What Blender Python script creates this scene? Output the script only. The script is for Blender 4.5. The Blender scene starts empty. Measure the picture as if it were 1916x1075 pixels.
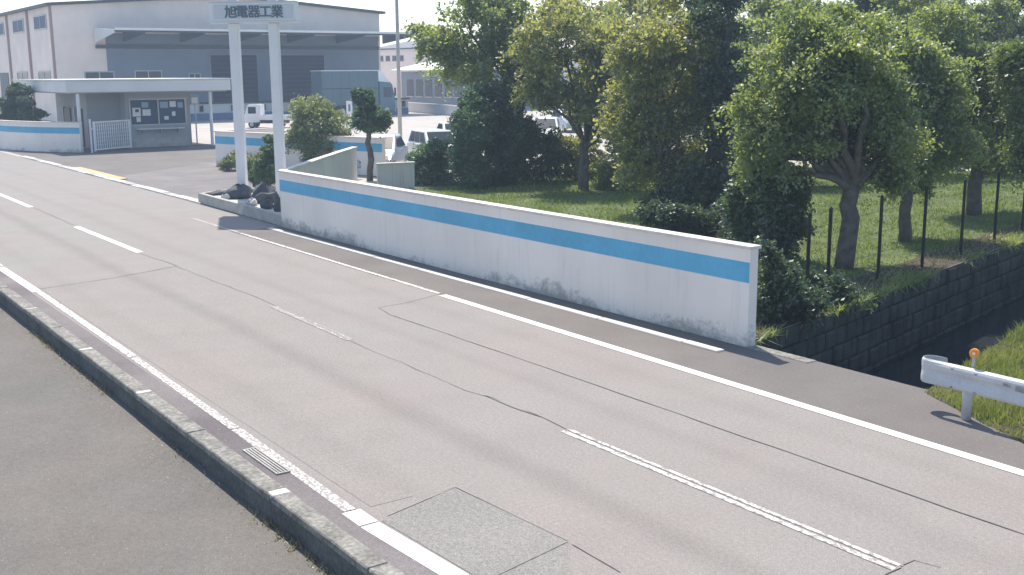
import bpy, math, random
import numpy as np
from mathutils import Vector, Matrix

# ------------------------------------------------------------------ camera, world, sun, exposure
SC = bpy.context.scene
COL = SC.collection
F_PX, PITCH, ROLL, YAW, CAM_H = 2090.0, math.radians(10.93), math.radians(-0.4534), math.radians(34.786), 4.0
VD = Vector((-math.cos(YAW)*math.cos(PITCH), math.sin(YAW)*math.cos(PITCH), -math.sin(PITCH)))
_r = Vector((math.sin(YAW), math.cos(YAW), 0)); _u = _r.cross(VD)
VR = _r*math.cos(ROLL)+_u*math.sin(ROLL); VU = -_r*math.sin(ROLL)+_u*math.cos(ROLL)
CAM_P = Vector((0, 0, CAM_H))
cam_d = bpy.data.cameras.new('camera'); cam = bpy.data.objects.new('camera', cam_d); COL.objects.link(cam)
cam_d.sensor_fit = 'HORIZONTAL'; cam_d.sensor_width = 36; cam_d.lens = F_PX/1916*36
cam_d.clip_start = 0.1; cam_d.clip_end = 3000
cam.matrix_world = Matrix(((VR.x, VU.x, -VD.x, 0), (VR.y, VU.y, -VD.y, 0), (VR.z, VU.z, -VD.z, CAM_H), (0, 0, 0, 1)))
SC.camera = cam

SH = Vector((0.62, -0.24, -1.0)).normalized()          # the way sunlight travels
SUN_EL = math.asin(-SH.z)
world = bpy.data.worlds.new('World'); SC.world = world; world.use_nodes = True
wn = world.node_tree.nodes; wl = world.node_tree.links
sky = wn.new('ShaderNodeTexSky'); sky.sky_type = 'NISHITA'; sky.sun_disc = False
sky.sun_elevation = SUN_EL
sky.sun_rotation = math.atan2(-SH.x, -SH.y)
sky.air_density = 1.0; sky.dust_density = 0.9; sky.ozone_density = 1.3
wn['Background'].inputs['Strength'].default_value = 0.15
wl.new(sky.outputs['Color'], wn['Background'].inputs['Color'])
sun_d = bpy.data.lights.new('sun', 'SUN'); sun_d.energy = 4.7; sun_d.angle = math.radians(0.55); sun_d.color = (1.0, 0.90, 0.775)
sun = bpy.data.objects.new('sun', sun_d); COL.objects.link(sun); sun.location = (-30, 20, 40)
sun.rotation_euler = SH.to_track_quat('-Z', 'Y').to_euler()
SC.view_settings.view_transform = 'Standard'; SC.view_settings.look = 'None'
SC.view_settings.gamma = 1.0; SC.view_settings.use_curve_mapping = False
SC.view_settings.exposure = 0.48
SC.render.engine = 'CYCLES'
SC.cycles.use_denoising = True
SC.cycles.max_bounces = 7; SC.cycles.transparent_max_bounces = 8; SC.cycles.volume_bounces = 1
SC.cycles.caustics_reflective = False; SC.cycles.caustics_refractive = False

rng = random.Random(7)
nr = np.random.default_rng(11)

# ------------------------------------------------------------------ pixel helpers (a pixel is a direction only)
def ray(x, y): return VD + VR*((x-958.0)/F_PX) - VU*((y-537.5)/F_PX)
def G(x, y, z=0.0):
    v = ray(x, y); return CAM_P + v*((z-CAM_H)/v.z)
def PD(x, y, d): return CAM_P + ray(x, y)*d
def PX(x, y, X):
    v = ray(x, y); return CAM_P + v*(X/v.x)
def PY(x, y, Y):
    v = ray(x, y); return CAM_P + v*(Y/v.y)

# ------------------------------------------------------------------ materials
MATS = {}
def mat(name, col, rough=0.8, var=0.0, scale=3.0, bump=0.0, bscale=40.0, metallic=0.0, spec=0.3, fine=0.0, fscale=60.0, coat=0.0):
    if name in MATS: return MATS[name]
    m = bpy.data.materials.new(name); m.use_nodes = True; MATS[name] = m
    n = m.node_tree.nodes; l = m.node_tree.links; b = n['Principled BSDF']
    b.inputs['Roughness'].default_value = rough; b.inputs['Metallic'].default_value = metallic
    b.inputs['Specular IOR Level'].default_value = spec
    if coat: b.inputs['Coat Weight'].default_value = coat
    c = (*col, 1)
    g = n.new('ShaderNodeNewGeometry')
    src = None
    rgb = n.new('ShaderNodeRGB'); rgb.outputs[0].default_value = c; src = rgb.outputs[0]
    def mul(src, fac_sock, lo, hi):
        mr = n.new('ShaderNodeMapRange'); mr.inputs['From Min'].default_value = 0.3; mr.inputs['From Max'].default_value = 0.7
        mr.inputs['To Min'].default_value = lo; mr.inputs['To Max'].default_value = hi
        l.new(fac_sock, mr.inputs['Value'])
        mx = n.new('ShaderNodeVectorMath'); mx.operation = 'SCALE'
        l.new(src, mx.inputs[0]); l.new(mr.outputs[0], mx.inputs['Scale']); return mx.outputs[0]
    if var:
        t = n.new('ShaderNodeTexNoise'); t.inputs['Scale'].default_value = scale; t.inputs['Detail'].default_value = 6
        l.new(g.outputs['Position'], t.inputs['Vector']); src = mul(src, t.outputs['Fac'], 1-var, 1+var)
    if fine:
        t = n.new('ShaderNodeTexNoise'); t.inputs['Scale'].default_value = fscale; t.inputs['Detail'].default_value = 3
        l.new(g.outputs['Position'], t.inputs['Vector']); src = mul(src, t.outputs['Fac'], 1-fine, 1+fine)
    l.new(src, b.inputs['Base Color'])
    if bump:
        t = n.new('ShaderNodeTexNoise'); t.inputs['Scale'].default_value = bscale; t.inputs['Detail'].default_value = 5
        l.new(g.outputs['Position'], t.inputs['Vector'])
        bp = n.new('ShaderNodeBump'); bp.inputs['Strength'].default_value = bump; bp.inputs['Distance'].default_value = 0.02
        l.new(t.outputs['Fac'], bp.inputs['Height']); l.new(bp.outputs[0], b.inputs['Normal'])
    return m

def node_mix(n, l, fac, a, b_):
    mx = n.new('ShaderNodeMix'); mx.data_type = 'RGBA'
    if isinstance(fac, float): mx.inputs[0].default_value = fac
    else: l.new(fac, mx.inputs[0])
    for k, v in ((6, a), (7, b_)):
        if isinstance(v, tuple): mx.inputs[k].default_value = (*v, 1)
        else: l.new(v, mx.inputs[k])
    return mx.outputs[2]
def node_ramp(n, l, src, a, b_, lo=0.0, hi=1.0, smooth=False):
    mr = n.new('ShaderNodeMapRange'); mr.inputs[1].default_value = a; mr.inputs[2].default_value = b_
    mr.inputs[3].default_value = lo; mr.inputs[4].default_value = hi
    if smooth: mr.interpolation_type = 'SMOOTHSTEP'
    l.new(src, mr.inputs[0]); return mr.outputs[0]
def node_noise(n, l, vec, scale, detail=4, rough=0.5, stretch=None):
    if stretch:
        mp = n.new('ShaderNodeMapping'); mp.inputs['Scale'].default_value = stretch; l.new(vec, mp.inputs[0]); vec = mp.outputs[0]
    t = n.new('ShaderNodeTexNoise'); t.inputs['Scale'].default_value = scale; t.inputs['Detail'].default_value = detail
    t.inputs['Roughness'].default_value = rough; l.new(vec, t.inputs['Vector']); return t.outputs['Fac']
def node_math(n, l, op, a, b_=None):
    m = n.new('ShaderNodeMath'); m.operation = op
    for i, v in enumerate((a, b_)):
        if v is None: continue
        if isinstance(v, (int, float)): m.inputs[i].default_value = v
        else: l.new(v, m.inputs[i])
    return m.outputs[0]

def asphalt(name, col, warm, speck=0.30, tracks=False, big=0.10, stain=0.0, grit=(0.55, 0.53, 0.5)):
    m = bpy.data.materials.new(name); m.use_nodes = True; MATS[name] = m
    n = m.node_tree.nodes; l = m.node_tree.links; b = n['Principled BSDF']
    b.inputs['Roughness'].default_value = 0.88; b.inputs['Specular IOR Level'].default_value = 0.25
    pos = n.new('ShaderNodeNewGeometry').outputs['Position']
    c = node_mix(n, l, node_ramp(n, l, node_noise(n, l, pos, 0.35, 5), 0.38, 0.62), col, warm)
    def scale(c, f):
        v = n.new('ShaderNodeVectorMath'); v.operation = 'SCALE'; l.new(c, v.inputs[0]); l.new(f, v.inputs['Scale']); return v.outputs[0]
    c = scale(c, node_ramp(n, l, node_noise(n, l, pos, 1.1, 6, .6), .3, .7, 1-big, 1+big))
    c = scale(c, node_ramp(n, l, node_noise(n, l, pos, 85, 2, .6), .3, .7, 1-speck, 1+speck))
    c = scale(c, node_ramp(n, l, node_noise(n, l, pos, 24, 3, .6), .3, .7, 1-speck*.4, 1+speck*.4))
    vo = n.new('ShaderNodeTexVoronoi'); vo.inputs['Scale'].default_value = 30; l.new(pos, vo.inputs['Vector'])
    sp = n.new('ShaderNodeSeparateColor'); l.new(vo.outputs['Color'], sp.inputs[0])
    dots = node_math(n, l, 'MULTIPLY', node_ramp(n, l, vo.outputs['Distance'], .12, .2, 1, 0), node_ramp(n, l, sp.outputs[0], .93, .95))
    c = node_mix(n, l, node_math(n, l, 'MULTIPLY', dots, .7), c, grit)
    if tracks:
        s = n.new('ShaderNodeSeparateXYZ'); l.new(pos, s.inputs[0])
        wob = node_noise(n, l, pos, 0.9, 3, .5, (0.12, 1, 1))
        yy = node_math(n, l, 'ADD', s.outputs[1], node_math(n, l, 'MULTIPLY', node_math(n, l, 'SUBTRACT', wob, .5), .5))
        tot = None
        for yc, w, a in ((6.35, .33, .13), (5.0, .3, .05), (8.25, .3, .07), (9.65, .3, .05)):
            d = node_math(n, l, 'ABSOLUTE', node_math(n, l, 'SUBTRACT', yy, yc))
            t = node_ramp(n, l, d, 0, w, a, 0, True)
            tot = t if tot is None else node_math(n, l, 'ADD', tot, t)
        c = scale(c, node_math(n, l, 'SUBTRACT', 1.0, tot))
    if stain:
        st = node_ramp(n, l, node_noise(n, l, pos, 2.2, 7, .65), .56, .72, 0, stain)
        c = node_mix(n, l, st, c, (0.07, 0.065, 0.06))
    l.new(c, b.inputs['Base Color'])
    bp = n.new('ShaderNodeBump'); bp.inputs['Strength'].default_value = .35; bp.inputs['Distance'].default_value = .006
    l.new(node_noise(n, l, pos, 120, 2), bp.inputs['Height']); l.new(bp.outputs[0], b.inputs['Normal'])
    return m

def paint_line(name, wear, under, paint=(0.80, 0.79, 0.76), nscale=14.0, stretch=(0.6, 1, 1)):
    """Road paint worn through to the asphalt below it: wear 0 (new) to 1 (gone)."""
    m = bpy.data.materials.new(name); m.use_nodes = True; MATS[name] = m
    n = m.node_tree.nodes; l = m.node_tree.links; b = n['Principled BSDF']
    b.inputs['Roughness'].default_value = 0.75
    pos = n.new('ShaderNodeNewGeometry').outputs['Position']
    a = node_noise(n, l, pos, nscale, 7, .7, stretch)
    f = node_ramp(n, l, a, .30+.4*wear-.05, .30+.4*wear+.05)
    c = node_mix(n, l, f, under, paint)
    d = node_noise(n, l, pos, 3.0, 5)
    v = n.new('ShaderNodeVectorMath'); v.operation = 'SCALE'; l.new(c, v.inputs[0]); l.new(node_ramp(n, l, d, .3, .7, .88, 1.06), v.inputs['Scale'])
    l.new(v.outputs[0], b.inputs['Base Color'])
    return m

def wall_paint(name, col, base_z=0.0, dirt=0.8, top_streak=0.25, hscale=0.55, dirt_h=0.55):
    """Painted render with mildew rising from the ground and faint runs from the coping."""
    m = bpy.data.materials.new(name); m.use_nodes = True; MATS[name] = m
    n = m.node_tree.nodes; l = m.node_tree.links; b = n['Principled BSDF']
    b.inputs['Roughness'].default_value = 0.85; b.inputs['Specular IOR Level'].default_value = 0.2
    pos = n.new('ShaderNodeNewGeometry').outputs['Position']
    s = n.new('ShaderNodeSeparateXYZ'); l.new(pos, s.inputs[0])
    big = node_noise(n, l, pos, 0.5, 5)
    c = node_mix(n, l, node_ramp(n, l, big, .35, .65), tuple(x*.93 for x in col), tuple(min(1, x*1.04) for x in col))
    streak = node_noise(n, l, pos, 6.0, 5, .65, (1.6, 1.6, .10))
    c = node_mix(n, l, node_ramp(n, l, streak, .55, .75, 0, top_streak), c, tuple(x*.62 for x in col))
    hh = node_ramp(n, l, s.outputs[2], base_z, base_z+dirt_h, .30, -.14)
    patch = node_noise(n, l, pos, 4.2, 10, .82, (1, 1, 1.25))
    gate = node_ramp(n, l, node_noise(n, l, pos, hscale, 3), .40, .66, -.19, .06)
    k = node_math(n, l, 'ADD', node_math(n, l, 'ADD', patch, hh), gate)
    c = node_mix(n, l, node_ramp(n, l, k, .60, .80, 0, dirt), c, (0.10, 0.11, 0.10))
    l.new(c, b.inputs['Base Color'])
    bp = n.new('ShaderNodeBump'); bp.inputs['Strength'].default_value = .25; bp.inputs['Distance'].default_value = .01
    l.new(node_noise(n, l, pos, 45, 4), bp.inputs['Height']); l.new(bp.outputs[0], b.inputs['Normal'])
    return m

def leaf_mat(name, a, b_, trans=0.42, tint=(1.6, 1.55, 0.75), gloss=.07):
    m = bpy.data.materials.new(name); m.use_nodes = True; MATS[name] = m
    n = m.node_tree.nodes; l = m.node_tree.links; n.remove(n['Principled BSDF'])
    out = n['Material Output']
    g = n.new('ShaderNodeNewGeometry')
    r1 = node_ramp(n, l, g.outputs['Random Per Island'], 0, 1)
    big = node_noise(n, l, g.outputs['Position'], 1.3, 4)
    f = node_math(n, l, 'ADD', node_math(n, l, 'MULTIPLY', r1, .45), node_ramp(n, l, big, .36, .64, 0, .55))
    c = node_mix(n, l, f, a, b_)
    tc = n.new('ShaderNodeVectorMath'); tc.operation = 'MULTIPLY'; tc.inputs[1].default_value = tint; l.new(c, tc.inputs[0])
    d = n.new('ShaderNodeBsdfDiffuse'); l.new(c, d.inputs['Color'])
    t = n.new('ShaderNodeBsdfTranslucent'); l.new(tc.outputs[0], t.inputs['Color'])
    gl = n.new('ShaderNodeBsdfGlossy'); gl.inputs['Roughness'].default_value = .5; gl.inputs['Color'].default_value = (.9, .95, 1, 1)
    m1 = n.new('ShaderNodeMixShader'); m1.inputs[0].default_value = trans; l.new(d.outputs[0], m1.inputs[1]); l.new(t.outputs[0], m1.inputs[2])
    m2 = n.new('ShaderNodeMixShader'); m2.inputs[0].default_value = gloss; l.new(m1.outputs[0], m2.inputs[1]); l.new(gl.outputs[0], m2.inputs[2])
    l.new(m2.outputs[0], out.inputs['Surface'])
    return m

ROADC = (0.265, 0.25, 0.238)
asphalt('road_asphalt', (0.260, 0.250, 0.236), (0.266, 0.243, 0.230), tracks=True, speck=.30, big=.05, stain=.06)
asphalt('patch_asphalt', (0.222, 0.222, 0.207), (0.236, 0.231, 0.216), speck=.36, big=.07)
asphalt('old_patch', (0.255, 0.243, 0.227), (0.262, 0.240, 0.225), speck=.26, big=.05, tracks=True)
asphalt('shoulder_asphalt', (0.150, 0.141, 0.133), (0.170, 0.160, 0.150), speck=.25, big=.10, stain=.15)
asphalt('forecourt_asphalt', (0.138, 0.134, 0.126), (0.156, 0.147, 0.134), speck=.34, big=.09, stain=.12)
asphalt('drive_asphalt', (0.17, 0.16, 0.165), (0.21, 0.195, 0.19), speck=.2, big=.14, stain=.2)
asphalt('yard_concrete', (0.40, 0.38, 0.35), (0.45, 0.42, 0.39), speck=.12, big=.10, stain=.1)
asphalt('gutter_asphalt', (0.135, 0.122, 0.128), (0.19, 0.175, 0.175), speck=.25, big=.15, stain=.25)
paint_line('paint_new', 0.04, ROADC)
paint_line('paint_worn', 0.50, ROADC, nscale=22)
paint_line('paint_faded', 0.58, ROADC, nscale=30)
paint_line('paint_ghost', 0.74, ROADC, nscale=16)
paint_line('paint_chipped', 0.16, (0.25, 0.24, 0.23), nscale=9)
paint_line('paint_yellow', 0.30, (0.36, 0.34, 0.30), paint=(0.62, 0.40, 0.15), nscale=10)
paint_line('crack_seal', 0.48, ROADC, paint=(0.205, 0.195, 0.186), nscale=9, stretch=(.5, 1, 1))
paint_line('seam_dark', 0.20, ROADC, paint=(0.22, 0.21, 0.20), nscale=6, stretch=(.3, 1, 1))
mat('concrete', (0.42, 0.41, 0.38), .9, var=.16, scale=2.5, fine=.18, fscale=35, bump=.4, bscale=30)
mat('kerb_face_shade', (0.105, 0.11, 0.11), .92, var=.3, scale=2.0, fine=.25, fscale=18, bump=.6, bscale=18)  # dark tone that puts shade into the kerb's lower face
mat('kerb_concrete', (0.23, 0.225, 0.205), .92, var=.28, scale=3.0, fine=.35, fscale=22, bump=.8, bscale=18)
mat('mortar_light', (0.62, 0.60, 0.56), .9, var=.12, scale=6, bump=.4)
mat('slab_light', (0.60, 0.58, 0.545), .9, var=.12, scale=2, fine=.1)
wall_paint('wall_white', (0.90, 0.835, 0.77), dirt=.55, top_streak=.34)
wall_paint('wall_return', (0.82, 0.76, 0.73), dirt=.35, top_streak=.75)
wall_paint('building_cream', (0.94, 0.80, 0.70), dirt=0.0, top_streak=.12)
wall_paint('shade_blue', (0.19, 0.235, 0.31), dirt=0.0, top_streak=.12)  # wall tone with canopy shade in the colour; also door frames and shed
wall_paint('gatehouse_grey', (0.37, 0.40, 0.43), dirt=.2, top_streak=.15)
wall_paint('house_white', (0.58, 0.59, 0.58), dirt=0.25, top_streak=.15)
mat('stripe_blue', (0.125, 0.44, 0.66), .6, var=.10, scale=1.2, fine=.05, fscale=9)
mat('coping', (0.74, 0.68, 0.63), .85, var=.14, scale=3, fine=.1, bump=.2)
mat('white_paint', (0.80, 0.80, 0.80), .45, var=.04, scale=2)
mat('white_steel', (0.74, 0.75, 0.76), .4, var=.06, scale=2.5)
mat('rail_white', (0.56, 0.57, 0.59), .45, var=.08, scale=5, fine=.06, fscale=40)
mat('rail_grime', (0.33, 0.34, 0.36), .6, var=.4, scale=16)
mat('steel_grey', (0.45, 0.45, 0.45), .45, metallic=.6)
mat('pole_grey', (0.50, 0.485, 0.46), .5, var=.08)
mat('dark_steel', (0.018, 0.02, 0.022), .55)
mat('letter_grey', (0.13, 0.17, 0.21), .5)
mat('sign_face', (0.62, 0.66, 0.70), .35, var=.03, scale=2)
mat('glass_dark', (0.022, 0.032, 0.05), .15, spec=.35)
mat('glass_blue', (0.05, 0.085, 0.15), .5, spec=.1)
mat('door_dark', (0.045, 0.055, 0.075), .5, var=.1)
mat('roller_dark', (0.008, 0.015, 0.05), .7, var=.1, scale=.8, spec=.05)
mat('roof_dark', (0.035, 0.05, 0.068), .55, var=.1)
mat('fascia_white', (0.72, 0.73, 0.72), .6, var=.05, scale=.8)
mat('brown_pipe', (0.36, 0.24, 0.21), .6)
mat('dock_band', (0.07, 0.15, 0.27), .7, var=.1)
mat('paper_white', (0.75, 0.75, 0.74), .8)
mat('paper_blue', (0.30, 0.42, 0.50), .8)
mat('paper_dark', (0.06, 0.06, 0.08), .8)
mat('orange_lens', (0.85, 0.30, 0.02), .25, spec=.6)
mat('car_white', (0.78, 0.78, 0.77), .25, coat=.6, spec=.5)
mat('car_silver', (0.34, 0.42, 0.48), .25, coat=.7, spec=.5, metallic=.25)
mat('truck_box', (0.075, 0.14, 0.175), .45, var=.06, scale=.7)
mat('truck_cab', (0.04, 0.13, 0.19), .3, coat=.5)
mat('tyre', (0.02, 0.02, 0.02), .85)
mat('rim', (0.45, 0.45, 0.46), .35, metallic=.7)
mat('lamp_clear', (0.75, 0.77, 0.78), .12, spec=.7)
mat('lamp_red', (0.45, 0.02, 0.015), .2, spec=.6)
mat('plate', (0.72, 0.74, 0.70), .5)
mat('rock', (0.085, 0.095, 0.11), .8, var=.3, scale=5, bump=.8, bscale=9)
mat('rock_pale', (0.55, 0.53, 0.50), .85, var=.15, scale=6, bump=.5, bscale=12)
mat('stone_wall', (0.066, 0.068, 0.060), .9, var=.55, scale=1.6, fine=.2, bump=.7, bscale=14)
mat('canal_mud', (0.045, 0.045, 0.045), .7, var=.3, scale=1.2)
mat('soil', (0.085, 0.07, 0.05), .95, var=.3, scale=3, fine=.25, fscale=20, bump=.8, bscale=14)
mat('lawn_soil', (0.10, 0.13, 0.05), .95, var=.3, scale=1.2, fine=.3, fscale=14, bump=.8, bscale=12)
mat('bark', (0.13, 0.115, 0.10), .9, var=.3, scale=6, bump=.8, bscale=20)
mat('bark_pale', (0.27, 0.25, 0.225), .9, var=.25, scale=5, bump=.8, bscale=18)
leaf_mat('leaf_mid', (0.095, 0.155, 0.062), (0.31, 0.36, 0.15), .62)
leaf_mat('leaf_olive', (0.12, 0.16, 0.068), (0.38, 0.38, 0.17), .62)
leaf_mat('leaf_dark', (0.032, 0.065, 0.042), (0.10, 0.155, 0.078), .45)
leaf_mat('leaf_bluish', (0.04, 0.10, 0.065), (0.14, 0.225, 0.12), .45)
leaf_mat('leaf_bright', (0.09, 0.15, 0.04), (0.21, 0.25, 0.08), .42)
leaf_mat('leaf_pale', (0.14, 0.19, 0.08), (0.28, 0.31, 0.16), .42)
leaf_mat('grass_blade', (0.115, 0.195, 0.04), (0.30, 0.37, 0.10), .38, (1.25, 1.25, .6), .02)
leaf_mat('grass_sunny', (0.16, 0.22, 0.06), (0.36, 0.38, 0.15), .42, (1.25, 1.25, .6), .02)
leaf_mat('grass_dry', (0.20, 0.17, 0.08), (0.34, 0.30, 0.16), .3, (1.1, 1.1, .8))
wm = mat('water', (0.03, 0.036, 0.042), .12, spec=.5)

# ------------------------------------------------------------------ mesh helpers
class MB:
    def __init__(s): s.v = []; s.f = []
    def add(s, vs, fs):
        o = len(s.v); s.v += [tuple(v) for v in vs]; s.f += [tuple(i+o for i in f) for f in fs]; return s
    def box(s, a, b):
        x0, y0, z0 = a; x1, y1, z1 = b
        return s.add([(x0,y0,z0),(x1,y0,z0),(x1,y1,z0),(x0,y1,z0),(x0,y0,z1),(x1,y0,z1),(x1,y1,z1),(x0,y1,z1)],
                     [(0,3,2,1),(4,5,6,7),(0,1,5,4),(1,2,6,5),(2,3,7,6),(3,0,4,7)])
    def bbox(s, a, b, r=.01):
        """box with chamfered vertical and top edges"""
        x0, y0, z0 = a; x1, y1, z1 = b
        def ring(i, z): return [(x0+i,y0+r+0*i,z),(x0+r,y0+i,z),(x1-r,y0+i,z),(x1-i,y0+r,z),(x1-i,y1-r,z),(x1-r,y1-i,z),(x0+r,y1-i,z),(x0+i,y1-r,z)]
        R = [ring(0, z0), ring(0, z1-r), ring(r*.8, z1)]
        vs = R[0]+R[1]+R[2]; fs = [tuple(range(7,-1,-1)), tuple(range(16,24))]
        for k in range(2):
            for i in range(8): fs.append((k*8+i, k*8+(i+1)%8, k*8+8+(i+1)%8, k*8+8+i))
        return s.add(vs, fs)
    def poly(s, pts): return s.add(pts, [tuple(range(len(pts)))])
    def prism(s, pts, z0, z1):
        n = len(pts); vs = [(x, y, z0) for x, y in pts]+[(x, y, z1) for x, y in pts]
        return s.add(vs, [tuple(range(n-1,-1,-1)), tuple(range(n,2*n))]+[(i,(i+1)%n,n+(i+1)%n,n+i) for i in range(n)])
    def side(s, pts, y0, y1):
        """profile in x,z swept along y"""
        n = len(pts); vs = [(x, y0, z) for x, z in pts]+[(x, y1, z) for x, z in pts]
        return s.add(vs, [tuple(range(n)), tuple(range(2*n-1,n-1,-1))]+[(i, n+i, n+(i+1)%n, (i+1)%n) for i in range(n)])
    def loft(s, rings, cap=True):
        n = len(rings[0]); vs = [p for r in rings for p in r]; fs = []
        for k in range(len(rings)-1):
            for i in range(n): fs.append((k*n+i, k*n+(i+1)%n, k*n+n+(i+1)%n, k*n+n+i))
        if cap: fs += [tuple(range(n-1,-1,-1)), tuple(range(len(vs)-n, len(vs)))]
        return s.add(vs, fs)
    def tube(s, pts, rad, seg=8):
        pts = [Vector(p) for p in pts]; rings = []
        rad = rad if isinstance(rad, (list, tuple)) else [rad]*len(pts)
        up = Vector((0.13, 0.21, .97))
        for i, p in enumerate(pts):
            t = (pts[min(i+1, len(pts)-1)]-pts[max(i-1, 0)]).normalized()
            a = t.cross(up)
            if a.length < .1: a = t.cross(Vector((1, 0, 0)))
            a.normalize(); b = t.cross(a)
            rings.append([p+(a*math.cos(k*2*math.pi/seg)+b*math.sin(k*2*math.pi/seg))*rad[i] for k in range(seg)])
        return s.loft(rings)
    def obox(s, p, q, w, z0, z1, off=0.0):
        """upright wall between ground points p and q; w thick, centred off to the left by off"""
        p = Vector((p[0], p[1])); q = Vector((q[0], q[1])); t = (q-p).normalized(); nn = Vector((-t.y, t.x))
        c = [p+nn*(off-w/2), q+nn*(off-w/2), q+nn*(off+w/2), p+nn*(off+w/2)]
        return s.prism([(a.x, a.y) for a in c], z0, z1)
    def build(s, name, m, parent=None, local=False, smooth=False):
        me = bpy.data.meshes.new(name)
        off = Vector((0, 0, 0)) if (parent is None or local) else wloc(parent)
        vs = [(v[0]-off.x, v[1]-off.y, v[2]-off.z) for v in s.v]
        me.from_pydata(vs, [], s.f); me.update()
        me.materials.append(MATS[m] if isinstance(m, str) else m)
        if smooth:
            for p in me.polygons: p.use_smooth = True
        o = bpy.data.objects.new(name, me); COL.objects.link(o)
        if parent is not None: o.parent = parent
        return o

def wloc(o):
    v = Vector((0, 0, 0))
    while o is not None: v += o.location; o = o.parent
    return v
def tag(o, label=None, cat=None, group=None, kind=None):
    if label: o['label'] = label
    if cat: o['category'] = cat
    if group: o['group'] = group
    if kind: o['kind'] = kind
    return o
def thing(name, loc, label, cat, group=None, rz=0.0):
    o = bpy.data.objects.new(name, None); COL.objects.link(o); o.location = loc; o.rotation_euler = (0, 0, rz)
    o.empty_display_size = .2
    return tag(o, label, cat, group)
def struct(name, mb, m): return tag(mb.build(name, m), kind='structure')
def soften(o, w=.02, seg=2):
    b = o.modifiers.new('bevel', 'BEVEL'); b.width = w; b.segments = seg; b.limit_method = 'ANGLE'; b.angle_limit = math.radians(40)
    return o

# ------------------------------------------------------------------ the setting: ground, road, canal
def cl(Y): return -12.05-0.255*(Y-14.8)          # left edge of the canal
def cr(Y): return -8.2-0.30*(Y-12.1)             # right edge of the canal
CY0, CY1, CZ = 12.12, 64.0, -1.65
gz = -0.02
g = MB()
g.poly([(-900, 3.92, gz), (900, 3.92, gz), (900, CY0, gz), (-900, CY0, gz)])
g.poly([(-900, CY0, gz), (cl(CY0), CY0, gz), (cl(CY1), CY1, gz), (-900, CY1, gz)])
g.poly([(cr(CY0), CY0, gz), (900, CY0, gz), (900, CY1, gz), (cr(CY1), CY1, gz)])
g.poly([(-900, CY1, gz), (900, CY1, gz), (900, 1500, gz), (-900, 1500, gz)])
ground = struct('ground', g, 'yard_concrete')
fc = MB(); fc.poly([(-900, -400, -.27), (900, -400, -.27), (900, 3.94, -.27), (-900, 3.94, -.27)])
struct('forecourt', fc, 'forecourt_asphalt')

rd = MB(); rd.poly([(-500, 4.09, 0), (300, 4.09, 0), (300, 10.36, 0), (-500, 10.36, 0)])
road = struct('road', rd, 'road_asphalt')
def strip(name, p, q, w, m, z=.006, parent=road, n=1):
    b = MB(); p = Vector(p[:2]); q = Vector(q[:2]); t = (q-p).normalized(); nn = Vector((-t.y, t.x))*(w/2)
    b.poly([(*(p-nn), z), (*(q-nn), z), (*(q+nn), z), (*(p+nn), z)])
    return b.build(name, m, parent)
sh = MB(); sh.poly([(-27.75, 10.36, 0), (300, 10.36, 0), (300, 11.5, 0), (-5.0, 11.05, 0), (-6.33, 11.13, 0), (-8.1, 11.93, 0), (-8.2, 12.11, 0), (-11.13, 12.11, 0), (-11.13, 11.9, 0), (-27.75, 11.79, 0)])
struct('road_shoulder', sh, 'shoulder_asphalt')
ap = MB(); ap.poly([(-500, 10.36, 0), (-27.75, 10.36, 0), (-27.75, 11.75, 0), (-36, 11.9, 0), (-500, 11.9, 0)])
ap.build('road_edge', 'road_asphalt', road)
dv = MB(); dv.poly([(-45.5, 12.25, -.012), (-35.0, 12.2, -.012), (-34.0, 14.5, -.012), (-38.5, 19.8, -.012), (-52, 19.6, -.012)])
struct('driveway', dv, 'drive_asphalt')
dv2 = MB(); dv2.poly([(-66, 12.25, -.014), (-45.6, 12.25, -.014), (-52.1, 19.6, -.014), (-55, 26, -.014), (-64, 25, -.014)])
struct('driveway_apron', dv2, 'shoulder_asphalt')
# gutter along the near kerb
gu = MB(); gu.poly([(-300, 4.09, .004), (200, 4.09, .004), (200, 4.33, .004), (-300, 4.33, .004)])
gu.build('gutter_strip', 'gutter_asphalt', road)

# road markings
YR = 10.33
strip('edge_line', G(828, 552), G(1916, 886), .16, 'paint_new')
strip('edge_line', G(1917, 886.3), (200, 10.28), .16, 'paint_new')
strip('edge_line', G(450, 436), G(822, 549), .085, 'paint_worn')
strip('edge_line', G(360, 408), G(448, 435), .06, 'paint_faded')
strip('edge_line', G(0, 500), G(70, 546), .17, 'paint_new')
strip('edge_line', (-300, 4.44), G(-2, 498), .17, 'paint_new')
strip('edge_line', G(72, 545), G(250, 668), .12, 'paint_worn')
strip('edge_line', G(251, 669), G(440, 802), .115, 'paint_faded')
strip('edge_line', G(442, 803), G(655, 955), .12, 'paint_faded')
strip('edge_line', G(657, 957), G(690, 980), .19, 'paint_new')
strip('edge_line', G(692, 982), G(860, 1082), .19, 'paint_chipped')
strip('edge_line', G(862, 1083), (60, 4.42), .19, 'paint_chipped')
cy = 7.43
strip('centre_dash', G(1058, 805)+Vector((0, -.045, 0)), G(1680, 1063)+Vector((0, -.045, 0)), .065, 'paint_worn')
strip('centre_dash', G(1058, 805)+Vector((0, .05, 0)), G(1680, 1063)+Vector((0, .05, 0)), .05, 'paint_worn')
strip('centre_dash', G(510, 573), G(655, 636), .12, 'paint_ghost')
strip('centre_dash', G(143, 424), G(262, 472), .17, 'paint_new')
for k in range(8):
    x1 = -36.76-10.9*k; strip('centre_dash', (x1-5.4, cy), (x1, cy), .17, 'paint_new')
for k in range(4): strip('centre_dash', (1.0+10.5*k, cy), (6.2+10.5*k, cy), .15, 'paint_worn')
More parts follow.
